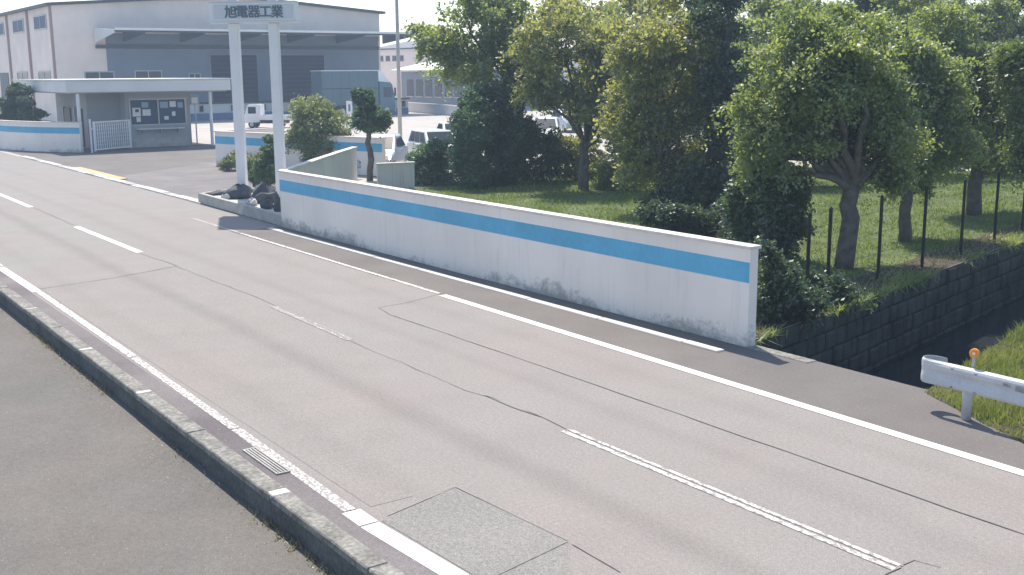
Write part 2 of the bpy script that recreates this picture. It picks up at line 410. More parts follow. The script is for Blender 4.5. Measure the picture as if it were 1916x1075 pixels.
# repairs and cracks
def sheet(name, pts, z, m):
    b = MB(); b.poly([(p[0], p[1], z) for p in pts]); return b.build(name, m, road)
sheet('asphalt_patch', [G(715, 975), G(850, 912), G(1062, 1012), (-5.9, 4.6)], .004, 'patch_asphalt')
sheet('asphalt_patch', [(-22.6, 4.55), (-8.9, 4.55), (-8.9, 5.0), (-14, 7.3), (-23.3, 7.42)], .0028, 'old_patch')
for a, b in (((725, 965), (850, 912)), ((852, 911), (1062, 1012)), ((1062, 1014), (930, 1077)), ((1070, 1018), (1160, 1070))):
    strip('crack', G(*a), G(*b), .014, 'crack_seal', .009)
def jag(name, pts, w, m, z=.009, amp=.02, step=.35):
    P = [G(*p) if isinstance(p[0], int) else Vector((p[0], p[1], 0)) for p in pts]; out = []
    for a, b in zip(P, P[1:]):
        n = max(1, int((b-a).length/step))
        for i in range(n): out.append(a.lerp(b, i/n))
    out.append(P[-1]); b = MB(); L = []; R = []
    for i, p in enumerate(out):
        t = (out[min(i+1, len(out)-1)]-out[max(i-1, 0)]).normalized(); nn = Vector((-t.y, t.x, 0)); j = nn*rng.uniform(-amp, amp)
        ww = w*rng.uniform(.6, 1.3)/2; L.append(p+j-nn*ww); R.append(p+j+nn*ww)
    for i in range(len(out)-1): b.poly([(*L[i].xy, z), (*L[i+1].xy, z), (*R[i+1].xy, z), (*R[i].xy, z)])
    return b.build(name, m, road)
jag('crack', [(825, 549), (760, 566), (710, 575), (735, 590)], .02, 'crack_seal')
jag('seam', [(735, 590), (1000, 680), (1916, 1000)], .022, 'seam_dark', amp=.008)
jag('crack', [(76, 540), (210, 520), (330, 498)], .025, 'crack_seal')
jag('crack', [(330, 498), (510, 568), (650, 634)], .014, 'crack_seal')
jag('crack', [(655, 638), (780, 690), (870, 730), (920, 745), (1010, 778)], .012, 'crack_seal', amp=.02)
jag('crack', [(905, 738), (960, 762), (1012, 780)], .028, 'seam_dark', amp=.015)
jag('crack', [(1012, 780), (1058, 803)], .015, 'crack_seal')
jag('crack', [(262, 473), (330, 497)], .02, 'crack_seal')
jag('crack', [(63, 388), (143, 423)], .02, 'crack_seal')
jag('crack', [(1680, 1064), (1710, 1047), (1760, 1060)], .015, 'crack_seal')
jag('crack', [(1660, 1076), (1685, 1062)], .015, 'crack_seal')

# kerb that drops to the forecourt
kerb = tag(thing('kerb', (-12, 4.02, -.27), None, None), kind='structure')
kx = [-60, -57, -54, -51, -48, -45, -42, -39, -36, -33, -30, -27.6, -25.2, -22.8, -20.4, -18.6, -16.8, -14.0, -12.05, -9.71, -7.7, -5.7, -3.7, -1.7, .3, 3.3, 6.3]
for a, b in zip(kx, kx[1:]):
    m = MB(); j = rng.uniform(-.008, .008)
    m.bbox((a+.006, 3.885+j, -.055), (b-.006, 4.09, .018+rng.uniform(-.006, .006)), .014); m.build('kerb_stone', 'kerb_concrete', kerb)
    m = MB(); m.box((a+.004, 3.895, -.27), (b-.004, 4.09, -.0552)); m.build('shade_course', 'kerb_face_shade', kerb)  # lower kerb face, its shade put into the colour
mk = MB().box((-60, 3.93, -.268), (6.3, 4.15, -.0135)); mk.build('mortar_bed', 'concrete', kerb)
for x, w in ((-16.8, .09), (-14.0, .10), (-9.71, .14), (-20.4, .06)):
    m = MB(); m.bbox((x-w/2, 3.89, -.02), (x+w/2, 4.08, .026), .01); m.build('mortar_joint', 'mortar_light', kerb)
# drain grating in the gutter
a, b = G(438, 842), G(505, 893); gr0 = Vector((-11.15, 4.2, .0))
grate = thing('drain_grate', (-10.65, 4.235, 0), 'grey drain grating set in the gutter beside the near kerb', 'drain grate')
f = MB(); f.box((-11.12, 4.165, .0045), (-10.2, 4.185, .02)); f.box((-11.12, 4.30, .0045), (-10.2, 4.32, .02)); f.box((-11.12, 4.185, .0045), (-11.10, 4.30, .02)); f.box((-10.22, 4.185, .0045), (-10.2, 4.30, .02))
f.build('frame', 'concrete', grate)
for k in range(3):
    m = MB(); m.box((-11.10, 4.2+k*.034, .005), (-10.22, 4.218+k*.034, .018)); m.build('bar', 'concrete', grate)
m = MB().box((-11.10, 4.185, .0042), (-10.22, 4.30, .0052)); m.build('pit', 'kerb_concrete', grate)

# concrete gutter slabs under the front wall
gut = tag(thing('gutter', (-20, 11.6, 0), None, None), kind='structure')
x = -27.6
while x < -11.3:
    L = rng.choice((1.9, 2.0, 2.0)); x1 = min(x+L, -11.15)
    m = MB(); m.bbox((x+.008, 11.345, -.02), (x1-.008, 11.50, .022+rng.uniform(-.004, .004)), .012); m.build('gutter_slab', 'slab_light', gut)
    x = x1
m = MB(); x = -11.1
for L in (1.15,): 
    m = MB(); m.bbox((x, 11.9, -.3), (x+L-.03, 12.11, .012), .01); m.build('kerb_block', 'kerb_concrete', gut); x += L
m = MB().box((-11.45, 12.07, CZ), (-8.2, 12.118, -.03)); m.build('headwall', 'stone_wall', gut)

# entrance kerb: flat ramp slabs and a yellow strip
ent = tag(thing('entrance_kerb', (-45, 12.05, 0), None, None), kind='structure')
x = -60.5; k = 0
while x < -34.5:
    L = 1.25; m = MB(); m.bbox((x, 11.92, -.02), (x+L-.05, 12.22, .045 if k % 3 else .03), .015)
    m.build('ramp_slab', 'slab_light' if k % 4 != 2 else 'concrete', ent); x += L; k += 1
m = MB(); m.bbox((-51.4, 12.24, -.014), (-44.4, 12.6, .03), .01); m.build('yellow_strip', 'paint_yellow', ent)

# canal
ca = tag(thing('canal', (-11, 20, CZ), None, None), kind='structure')
m = MB(); m.poly([(cl(CY0)-.1, CY0, CZ+.25), (cr(CY0)+.1, CY0, CZ+.25), (cr(CY1)+.1, CY1, CZ+.25), (cl(CY1)-.1, CY1, CZ+.25)])
struct('canal_water', m, 'water')
m = MB(); m.poly([(cl(CY0)-.3, CY0, CZ), (cr(CY0)+.3, CY0, CZ), (cr(CY1)+.3, CY1, CZ), (cl(CY1)-.3, CY1, CZ)]); m.build('canal_bed', 'canal_mud', ca)
m = MB(); m.prism([(cl(CY0)-.30, CY0), (cl(CY0)-.06, CY0), (cl(CY1)-.06, CY1), (cl(CY1)-.30, CY1)], CZ, -.025); m.build('wall_backing', 'canal_mud', ca)
m = MB(); m.prism([(cr(CY0), CY0), (cr(CY0)+.25, CY0), (cr(CY1)+.25, CY1), (cr(CY1), CY1)], CZ, -.022); m.build('bank_wall', 'stone_wall', ca)
m = MB().box((cl(CY1)-1, CY1, CZ), (cr(CY1)+1, CY1+.3, -.03)); m.build('end_wall', 'stone_wall', ca)
nst = 0; rows = 5; rh = 1.62/rows
tdir = Vector((-.255, 1, 0)).normalized(); tn = Vector((1, .255, 0)).normalized()
for r_ in range(rows):
    s = CY0+.05+(0 if r_ % 2 else .22)
    while s < CY0+17 and nst < 295:
        L = rng.uniform(.26, .5); z0 = CZ+r_*rh; p = Vector((cl(s)-.05, s, 0)); q = p+tdir*(L-.02)
        o = rng.uniform(.0, .035)
        c0 = [p, q]; pr = .035
        vs = []
        for dn, ins in ((-.05, 0), (.03+o, .0), (.06+o, pr)):
            for (pt, sg) in ((p, 1), (q, -1)):
                for zz, zs in ((z0+.012, 1), (z0+rh-.012, -1)):
                    vs.append(pt+tdir*(sg*ins)+tn*dn+Vector((0, 0, zz+zs*ins+rng.uniform(-.006, .006))))
        fs = []
        for k in (0, 4):
            fs += [(k+0, k+2, k+6, k+4), (k+2, k+3, k+7, k+6), (k+3, k+1, k+5, k+7), (k+1, k+0, k+4, k+5)]
        fs.append((8, 10, 11, 9))
        MB().add(vs, fs).build('stone', 'stone_wall', ca); nst += 1
        s += L
# soil edge and lawns
m = MB()
m.poly([(cl(CY0)-1.2, CY0+.1, -.012), (cl(CY0)-.02, CY0+.02, -.012), (cl(60)-.02, 60, -.012), (cl(60)-1.0, 60, -.012)])
struct('soil_strip', m, 'soil')
lawn_pts = [(-27.2, 12.2), (cl(12.2)-1.0, 12.2), (cl(44)-.8, 44), (-31, 37), (-37.5, 26.5), (-34.3, 20.2), (-34.0, 17.5)]
m = MB(); m.poly([(x, y, -.006) for x, y in lawn_pts]); struct('lawn', m, 'lawn_soil')
bank_pts = [(-8.1, 11.7), (-6.4, 10.9), (-5.0, 10.8), (6, 11.55), (6, 34), (cr(34)+.02, 34)]
m = MB(); m.poly([(x, y, -.008) for x, y in bank_pts]); struct('bank', m, 'soil')

def inside(pts, x, y):
    c = np.zeros(len(x), bool); j = len(pts)-1
    for i in range(len(pts)):
        xi, yi = pts[i]; xj, yj = pts[j]
        k = ((yi > y) != (yj > y)) & (x < (xj-xi)*(y-yi)/(yj-yi+1e-12)+xi); c ^= k; j = i
    return c
def mesh_np(name, V, nper, m, parent=None):
    """V: (n*nper,3) separate polygons of nper corners"""
    n = len(V)//nper; me = bpy.data.meshes.new(name)
    me.vertices.add(len(V)); me.vertices.foreach_set('co', V.astype(np.float32).ravel())
    me.loops.add(len(V)); me.loops.foreach_set('vertex_index', np.arange(len(V), dtype=np.int32))
    me.polygons.add(n); me.polygons.foreach_set('loop_start', np.arange(0, len(V), nper, dtype=np.int32))
    me.update(calc_edges=True); me.validate()
    me.materials.append(MATS[m]); o = bpy.data.objects.new(name, me); COL.objects.link(o)
    if parent is not None: o.parent = parent
    return o
def grass(name, pts, n, hgt, wid, m, label, z=0.0, dens=None):
    P = np.array(pts); lo = P.min(0); hi = P.max(0)
    x = nr.uniform(lo[0], hi[0], n*3); y = nr.uniform(lo[1], hi[1], n*3)
    k = inside(pts, x, y); x = x[k][:n]; y = y[k][:n]
    if dens is not None:
        d = dens(x, y); x = x[d]; y = y[d]
    n = len(x); a = nr.uniform(0, 2*np.pi, n); h = hgt*nr.uniform(.45, 1.25, n)*(.75+.35*np.sin(x*2.3+1.7*np.sin(y*1.9))); lean = nr.normal(0, .45, (n, 2))*h[:, None]
    w = wid*nr.uniform(.7, 1.3, n)
    dx, dy = np.cos(a)*w/2, np.sin(a)*w/2
    V = np.zeros((n, 3, 3)); V[:, 0] = np.c_[x-dx, y-dy, np.full(n, z)]; V[:, 1] = np.c_[x+dx, y+dy, np.full(n, z)]
    V[:, 2] = np.c_[x+lean[:, 0], y+lean[:, 1], z+h]
    o = mesh_np(name, V.reshape(-1, 3), 3, m); return tag(o, label, 'grass', kind='stuff')
near_bank = [(-8.18, 11.98), (-6.9, 11.37), (-6.33, 11.13), (-5.0, 11.06), (-3, 11.3), (-6, 22), (cr(22)+.05, 22)]
grass('grass', near_bank, 60000, .15, .017, 'grass_sunny', 'tall sunlit grass on the bank behind the guardrail', -.006)
grass('grass', lawn_pts, 60000, .12, .03, 'grass_blade', 'rough lawn under the trees behind the striped wall', -.008,
      lambda x, y: x < cl(y)-.9+.3*np.sin(y*1.7))
grass('grass', [(cl(CY0)-1.1, CY0+.1), (cl(CY0)-.02, CY0+.1), (cl(34)-.02, 34), (cl(34)-1.1, 34)], 3500, .14, .02, 'grass_dry', 'dry sparse tufts along the edge of the canal', -.012)
yy = nr.uniform(CY0+.1, 32, 9000); off = np.abs(nr.normal(0, .35, 9000)); xx = cl(yy)+.12-off; hh = nr.uniform(.03, .16, 9000); kk = np.sin(yy*2.1)+np.sin(yy*.77+1)+nr.normal(0, .6, 9000) > .1
xx = xx[kk]; yy = yy[kk]; hh = hh[kk]; n = len(xx); a = nr.uniform(0, 6.28, n); dr = nr.normal(0, .09, (n, 2))+np.array([.05, 0])
zb = np.full(n, -.03); V = np.zeros((n, 3, 3)); V[:, 0] = np.c_[xx-.02*np.cos(a), yy-.02*np.sin(a), zb]; V[:, 1] = np.c_[xx+.02*np.cos(a), yy+.02*np.sin(a), zb]; V[:, 2] = np.c_[xx+dr[:, 0], yy+dr[:, 1], zb+hh*np.sign(nr.uniform(-.35, 1, n))]
tag(mesh_np('weeds', V.reshape(-1, 3), 3, 'leaf_mid'), 'green weeds spilling over the stone edge of the canal', 'weeds', kind='stuff')
x = nr.uniform(-22, -6.5, 1500); y = 3.88-np.abs(nr.normal(0, .05, 1500)); kk = (np.sin(x*1.9)+np.sin(x*.73+2)+nr.normal(0, .5, 1500)) > .5
x = x[kk]; y = y[kk]; n = len(x); h = nr.uniform(.02, .07, n); a = nr.uniform(0, 6.28, n)
V = np.zeros((n, 3, 3)); V[:, 0] = np.c_[x-.008*np.cos(a), y-.008*np.sin(a), np.full(n, -.27)]; V[:, 1] = np.c_[x+.008*np.cos(a), y+.008*np.sin(a), np.full(n, -.27)]; V[:, 2] = np.c_[x+nr.normal(0, .03, n), y+nr.normal(0, .03, n), -.27+h]
tag(mesh_np('weeds', V.reshape(-1, 3), 3, 'grass_dry'), 'thin dry weeds along the foot of the near kerb', 'weeds', kind='stuff')

for k in range(5):
    q0 = G(770-14*k, 290-7*k); b = MB(); b.poly([(q0.x, q0.y, gz+.005), (q0.x+.12, q0.y-.02, gz+.005), (q0.x-1.9, q0.y-4.2, gz+.005), (q0.x-2.02, q0.y-4.18, gz+.005)]); b.build('parking_line', 'paint_worn', ground)
n = 1100; x = nr.uniform(-24, -5, n); y = 3.9-np.abs(nr.normal(0, .28, n)); zl = np.full(n, -.266)
m2 = int(n*.12); x[:m2] = nr.uniform(-28, -5, m2); y[:m2] = 4.12+np.abs(nr.normal(0, .05, m2)); zl[:m2] = .0075
sz = nr.uniform(.003, .011, n); a = nr.uniform(0, 6.28, n); V = np.zeros((n, 3, 3))
for k in range(3): V[:, k] = np.c_[x+sz*np.cos(a+k*2.1), y+sz*np.sin(a+k*2.1), zl+(nr.uniform(0, .012, n) if k == 2 else 0)]
tag(mesh_np('grit', V.reshape(-1, 3), 3, 'grass_dry'), 'brown grit and leaf crumbs along both sides of the near kerb', 'grit', kind='stuff')
# ------------------------------------------------------------------ walls with the blue stripe
def striped_wall(name, pts, h, label, t=.16, z0=0.0, stripe=(0.96, 1.26), cop=.035, m='wall_white', front=1, gaps=()):
    """wall along pts; stripe painted on the side to the right of the walk when front=1"""
    base = thing(name, (pts[0][0], pts[0][1], z0), label, 'wall')
    P = [Vector((p[0], p[1])) for p in pts]; N = []
    for i in range(len(P)):
        ts = []
        if i > 0: ts.append((P[i]-P[i-1]).normalized())
        if i < len(P)-1: ts.append((P[i+1]-P[i]).normalized())
        nn = [Vector((t_.y, -t_.x)) for t_ in ts]; a = sum(nn, Vector((0, 0))); a.normalize(); a /= max(.5, a.dot(nn[0])); N.append(a*front)
    def ribbon(o0, o1, za, zb, name_, m_, end=0.0):
        b = MB(); Q = list(P)
        if end:
            Q[0] = Q[0]-(Q[1]-Q[0]).normalized()*end; Q[-1] = Q[-1]+(Q[-1]-Q[-2]).normalized()*end
        rings = [[(*(q+n_*o0), za), (*(q+n_*o1), za), (*(q+n_*o1), zb), (*(q+n_*o0), zb)] for q, n_ in zip(Q, N)]
        b.loft(rings); return b.build(name_, m_, base)
    ribbon(-t, 0, z0, z0+h-cop, 'wall_body', m)
    ribbon(-t-.03, .035, z0+h-cop+.001, z0+h+.012, 'coping', 'coping', .03)
    if stripe: ribbon(-.001, .004, z0+stripe[0], z0+stripe[1], 'painted_stripe', 'stripe_blue', -.004)
    return base
WL, WR = G(527, 424), G(1398, 650)
striped_wall('boundary_wall', [(WL.x, WL.y), (WR.x, WR.y)], 1.49, 'long white roadside wall with a bright blue stripe and stained foot', t=.17)
RE = G(667, 274, 1.5)
rwp = [(WL.x-.02, WL.y+.19), (-33.2, 16.35), (RE.x, RE.y)]
striped_wall('return_wall', rwp, 1.49, 'streaked beige wall angling back from the corner of the long wall', t=.15, stripe=None, m='wall_return')
LS0 = G(707, 306, .95); LS1 = G(775, 303, .95)
striped_wall('low_wall', [(LS0.x, LS0.y), (LS1.x, LS1.y)], .95, 'short low grey wall beside the pruned pine trunk', t=.16, stripe=None, m='wall_return')
b0 = G(405, 308); b1 = (-43.26, 19.49)
striped_wall('entrance_wall', [(b0.x-1.0, b0.y+3.2), (b0.x, b0.y), b1, (-38.9, 20.9)], 1.5, 'blue striped wall behind the sign posts with a reddish coping', t=.18, stripe=(.95, 1.28))
lw = [(-95, 12.0), (-72, 12.05), (-69, 12.15), (-66.5, 12.6), (-64.2, 13.4), (-62.3, 14.45), (-61.45, 15.15)]
striped_wall('curved_wall', lw, 1.58, 'curved blue striped wall at the far left below the cloud pine', t=.2, stripe=(.98, 1.30))

# raised planter with rocks under the sign
pl = thing('planter', (-31, 12.4, 0), 'low concrete planter edging with white gravel below the sign', 'planter')
pp = [(-34.7, 12.02), (-27.85, 11.86), (-27.9, 12.02), (-33.2, 16.0), (-34.9, 15.2), (-35.2, 13.0)]
m = MB(); m.prism([(x, y) for x, y in pp], 0.0, .22); m.build('gravel_bed', 'rock_pale', pl)
for i in (0, 4, 5):
    a = Vector(pp[i]); b = Vector(pp[(i+1) % 6])
    m = MB(); m.obox(a, b, .14, 0, .30, .06); m.build('edging', 'concrete', pl)
def rock(loc, s, m, label, seed):
    r2 = random.Random(seed); b = MB(); ring = []
    nz, na = 5, 9
    rings = []
    ph = [r2.uniform(0, 6.28) for _ in range(4)]
    for k in range(nz):
        t = k/(nz-1); zz = s[2]*(t-.12); rr = math.sin(math.pi*(.16+.76*t))**.7 if k < nz-1 else .32
        rings.append([(loc[0]+math.cos(a*2*math.pi/na)*.85*s[0]*rr*(1+.2*math.sin(2*a*2*math.pi/na+ph[0])+r2.uniform(-.24, .24)),
                       loc[1]+math.sin(a*2*math.pi/na)*s[1]*rr*(1+.2*math.sin(3*a*2*math.pi/na+ph[1])+r2.uniform(-.24, .24)),
                       loc[2]+zz+r2.uniform(-.16, .16)*s[2]) for a in range(na)])
    b.loft(rings); o = b.build('rock', m); return tag(o, label, 'rock', 'garden rocks in the planter')
rock(tuple(G(447, 370, .22)), (.48, .42, .46), 'rock', 'broad dark rock in front of the left sign post', 1)
rock(tuple(G(497, 378, .22)), (.50, .40, .62), 'rock', 'tall dark boulder right of the left sign post', 2)
rock(tuple(G(499, 390, .22)), (.22, .2, .3), 'rock', 'small dark rock in front of the tall boulder', 3)
rock(tuple(G(472, 384, .22)), (.19, .17, .25), 'rock_pale', 'white stone between the dark planter rocks', 4)
rock(tuple(G(521, 395, .22)), (.18, .15, .42), 'rock', 'dark upright stone beside the end of the long wall', 5)
rock(tuple(G(408, 364, .22)), (.34, .28, .15), 'rock', 'flat dark stone at the left tip of the planter', 6)
rock(tuple(G(424, 372, .22)), (.20, .16, .22), 'rock_pale', 'white stone at the left of the broad rock', 7)

# ------------------------------------------------------------------ the company sign
SGD = 34.0
f0, f1 = PD(394, 40, SGD), PD(553, 40, SGD-.15)
sx = Vector((f1.x-f0.x, f1.y-f0.y, 0)); SGW = sx.length; sx.normalize(); sn = Vector((sx.y, -sx.x, 0))   # sn faces the camera
sz0 = f0.z; sz1 = PD(470, 4, SGD).z; TH = .46
sign = thing('company_sign', tuple((f0+f1)/2*Vector((1, 1, 0)) if False else ((f0.x+f1.x)/2, (f0.y+f1.y)/2, .22)), 'white light box company sign on two tall white posts', 'sign')
def sbox(a0, a1, n0, n1, z0, z1):
    c = [f0+sx*a0+sn*n0, f0+sx*a1+sn*n0, f0+sx*a1+sn*n1, f0+sx*a0+sn*n1]
    return MB().prism([(p.x, p.y) for p in c], z0, z1)
soften(sbox(-.02, SGW, -TH, 0, sz0, sz1).build('sign_box', 'white_paint', sign), .02)
sbox(.10, SGW-.06, .002, .012, sz0+.07, sz1-.07).build('sign_face', 'sign_face', sign)
for nm, a0, a1, z0, z1 in (('trim', -.03, SGW+.01, sz0-.045, sz0-.002), ('trim', -.03, SGW+.01, sz1+.002, sz1+.03)):
    sbox(a0, a1, -TH-.01, .03, z0, z1).build(nm, 'white_steel', sign)
for px in (432, 508):
    c = PD(px+2, 45, SGD); a = (c-f0).dot(sx)
    soften(sbox(a-.145, a+.145, -TH*.5-.145, -TH*.5+.145, 0.2, sz0-.046).build('post', 'white_paint', sign), .03)
    sbox(a-.18, a+.18, -TH*.5-.18, -TH*.5+.18, .18, .25).build('base_plate', 'white_steel', sign)
for px in (432, 508):
    c = PD(px+2, 45, SGD); a = (c-f0).dot(sx); sbox(a-.14, a+.14, -TH*.5-.14, -TH*.5+.14, sz1+.031, sz1+.30).build('post', 'white_paint', sign)
soften(sbox(-.02, SGW, -TH, 0, sz1+.301, sz1+3.1).build('upper_sign_box', 'white_paint', sign), .02)
dg = None
for ch, px in zip('旭電器工業', (433.5, 455.5, 477.8, 499.5, 521.5)):
    cu = bpy.data.curves.new('character', 'FONT'); cu.body = ch; cu.size = .39; cu.extrude = .006; cu.offset = 0; cu.align_x = 'CENTER'; cu.align_y = 'CENTER'
    to = bpy.data.objects.new('tmp_text', cu); COL.objects.link(to); bpy.context.view_layer.update()
    me = bpy.data.meshes.new_from_object(to.evaluated_get(bpy.context.evaluated_depsgraph_get()))
    bpy.data.objects.remove(to)
    if len(me.vertices):
        co = [v.co.copy() for v in me.vertices]; x0 = min(v.x for v in co); x1 = max(v.x for v in co); y0 = min(v.y for v in co); y1 = max(v.y for v in co)
        c = PD(px, 21.5, SGD); a = (c-f0).dot(sx); org = f0+sx*a+sn*.019
        for v in me.vertices:
            q = org+sx*((v.co.x-(x0+x1)/2))+sn*v.co.z; z = (sz0+sz1)/2+(v.co.y-(y0+y1)/2)
            v.co = Vector((q.x, q.y, z))-Vector(sign.location)
    base_v = [v.co.copy() for v in me.vertices]; base_f = [tuple(p_.vertices) for p_ in me.polygons]
    mb_ = MB()
    for k_, (du, dz) in enumerate(((0, 0), (.011, 0), (-.011, 0), (0, .007), (0, -.007))):
        mb_.add([v_+sx*du+sn*(.0012*k_)+Vector((0, 0, dz)) for v_ in base_v], base_f)
    me = bpy.data.meshes.new('character'); me.from_pydata(mb_.v, [], mb_.f); me.update()
    me.materials.clear(); me.materials.append(MATS['letter_grey'])
    o = bpy.data.objects.new('character', me); COL.objects.link(o); o.parent = sign

# ------------------------------------------------------------------ warehouse
WX, WY0, WY1, EV, RG = -103.0, 23.9, 55.45, 9.87, 11.05
wy = (WY0+WY1)/2; WBX = -190.0
wh = thing('warehouse', (WX, wy, 0), 'large pale warehouse with a low gable and a loading canopy', 'warehouse')
m = MB(); pr = [(WY0, 0), (WY1, 0), (WY1, EV), (wy, RG), (WY0, EV)]
n5 = 5; vs = [(WX, y, z) for y, z in pr]+[(WBX, y, z) for y, z in pr]
m.add(vs, [tuple(range(5)), tuple(range(9, 4, -1))]+[(i, 5+i, 5+(i+1) % 5, (i+1) % 5) for i in range(5)]); m.build('wall', 'building_cream', wh)
rf = MB()
for ya, za, yb, zb in ((WY0-.5, EV-.03, wy, RG+.02), (wy, RG+.02, WY1+.5, EV-.03)):
    t = .24; rf.add([(WX+.45, ya, za+.01), (WX+.45, yb, zb+.01), (WBX-.4, yb, zb+.01), (WBX-.4, ya, za+.01), (WX+.45, ya, za+t), (WX+.45, yb, zb+t), (WBX-.4, yb, zb+t), (WBX-.4, ya, za+t)],
           [(0, 3, 2, 1), (4, 5, 6, 7), (0, 1, 5, 4), (1, 2, 6, 5), (2, 3, 7, 6), (3, 0, 4, 7)])
rf.build('roof', 'roof_dark', wh)
def wpanel(name, x0, x1, z0, z1, face, m, d=.06, frame=None):
    """panel on the front (face 'F': x0,x1 are Y) or on the road side ('S': x0,x1 are X)"""
    b = MB()
    if face == 'F': b.box((WX-.02, x0, z0), (WX+d, x1, z1))
    else: b.box((x0, WY0-d, z0), (x1, WY0+.02, z1))
    o = b.build(name, m, wh)
    if frame:
        w = frame; fr = MB()
        for (u0, u1, v0, v1) in ((x0-w, x1+w, z0-w, z0), (x0-w, x1+w, z1, z1+w), (x0-w, x0, z0, z1), (x1, x1+w, z0, z1), ((x0+x1)/2-w/2, (x0+x1)/2+w/2, z0, z1)):
            if face == 'F': fr.box((WX, u0, v0), (WX+d+.03, u1, v1))
            else: fr.box((u0, WY0-d-.03, v0), (u1, WY0, v1))
        fr.build('frame', 'steel_grey', o)
    return o
for k in range(8):
    xc = -107.4-8.6*k if k else -107.4
    xc = [-107.4, -116.4, -125.4, -134.4, -143.4, -152.4][k] if k < 6 else xc
    if k > 5: break
    wpanel('window', xc-2.2, xc+2.2, 8.1, 9.15, 'S', 'glass_blue', frame=.1)
    if k in (0, 1): wpanel('window', xc-2.2, xc+2.1, 3.0, 4.28, 'S', 'glass_dark', frame=.1)
    if k == 2: wpanel('door', -127.2, -123.0, .1, 4.3, 'S', 'door_dark')
    b = MB().box((xc+4.05 if k else WX-.35, WY0-.2, 0), (xc+4.3 if k else WX-.1, WY0-.005, EV-.03)); b.build('downpipe', 'brown_pipe', wh)
wpanel('window', 26.25, 28.65, 3.1, 4.24, 'F', 'glass_dark', frame=.08)
wpanel('window', 30.6, 32.9, 3.1, 4.30, 'F', 'glass_dark', frame=.08)
wpanel('window', 35.5, 36.5, 3.1, 4.05, 'F', 'glass_dark', frame=.06)
DZ = 1.42
for y0, y1 in ((37.6, 42.1), (44.6, 49.1)):
    d = wpanel('loading_door', y0, y1, DZ+.02, 5.73, 'F', 'roller_dark', .04)
    for k in range(10):
        z = DZ+.2+k*.42; b = MB().box((WX+.041, y0+.02, z), (WX+.055, y1-.02, z+.03)); b.build('slat_rib', 'door_dark', d)
    fr = MB(); fr.box((WX, y0-.18, DZ+.02), (WX+.12, y0-.002, 5.9)); fr.box((WX, y1+.002, DZ+.02), (WX+.12, y1+.18, 5.9)); fr.box((WX, y0-.002, 5.735), (WX+.12, y1+.002, 5.9)); fr.build('frame', 'shade_blue', d)
# canopy
cy0, cy1 = 27.3, 58.4; cx = -96.6
MB().box((WX+.002, 28.2, DZ+.01), (WX+.03, WY1-.2, 7.6)).build('canopy_shade', 'shade_blue', wh)  # panel added to paint the shade under the canopy onto the wall
cn = MB()
cn.add([(WX-.02, cy0, 8.05), (WX-.02, cy1, 8.05), (cx, cy1, 7.72), (cx, cy0, 7.72), (WX-.02, cy0, 7.9), (WX-.02, cy1, 7.9), (cx, cy1, 7.5), (cx, cy0, 7.5)],
       [(0, 1, 2, 3), (7, 6, 5, 4), (0, 3, 7, 4), (1, 5, 6, 2), (2, 6, 7, 3), (0, 4, 5, 1)])
can = cn.build('canopy', 'roof_dark', wh)
MB().box((cx, cy0-.05, 7.66), (cx+.18, cy1, 7.85)).build('gutter', 'fascia_white', can)
MB().add([(WX+.1, cy0-.06, 6.75), (cx-.2, cy0-.06, 7.48), (cx-.2, cy0-.06, 7.72), (WX+.1, cy0-.06, 8.06), (WX+.1, cy0+.06, 6.75), (cx-.2, cy0+.06, 7.48), (cx-.2, cy0+.06, 7.72), (WX+.1, cy0+.06, 8.06)],
         [(0, 1, 2, 3), (7, 6, 5, 4), (0, 4, 5, 1), (1, 5, 6, 2), (2, 6, 7, 3), (3, 7, 4, 0)]).build('end_panel', 'fascia_white', can)
for k in range(6):
    y = cy0+2.5+k*5.2
    MB().add([(WX+.02, y-.1, 6.9), (cx-.3, y-.1, 7.45), (cx-.3, y-.1, 7.49), (WX+.02, y-.1, 7.88), (WX+.02, y+.1, 6.9), (cx-.3, y+.1, 7.45), (cx-.3, y+.1, 7.49), (WX+.02, y+.1, 7.88)],
             [(0, 1, 2, 3), (7, 6, 5, 4), (0, 4, 5, 1), (1, 5, 6, 2), (2, 6, 7, 3), (3, 7, 4, 0)]).build('bracket', 'roof_dark', can)
MB().box((WX+.001, cy0, 6.3), (WX+.35, WY1-.3, 6.6)).build('canopy_beam', 'roof_dark', can)
dk = MB().box((WX+.002, 33.2, 0), (-97.1, 55.2, DZ)); dko = dk.build('loading_dock', 'house_white', wh)
MB().box((-97.098, 33.2, .02), (-97.07, 55.2, .62)).build('dock_band', 'dock_band', dko)
MB().box((-97.3, 33.1, DZ+.001), (-96.98, 55.3, DZ+.16)).build('dock_edge', 'dark_steel', dko)
for k in range(8):
    y = 34.2+k*2.9; MB().box((-97.069, y, .75), (-96.9, y+.3, 1.3)).build('dock_bumper', 'tyre', dko)

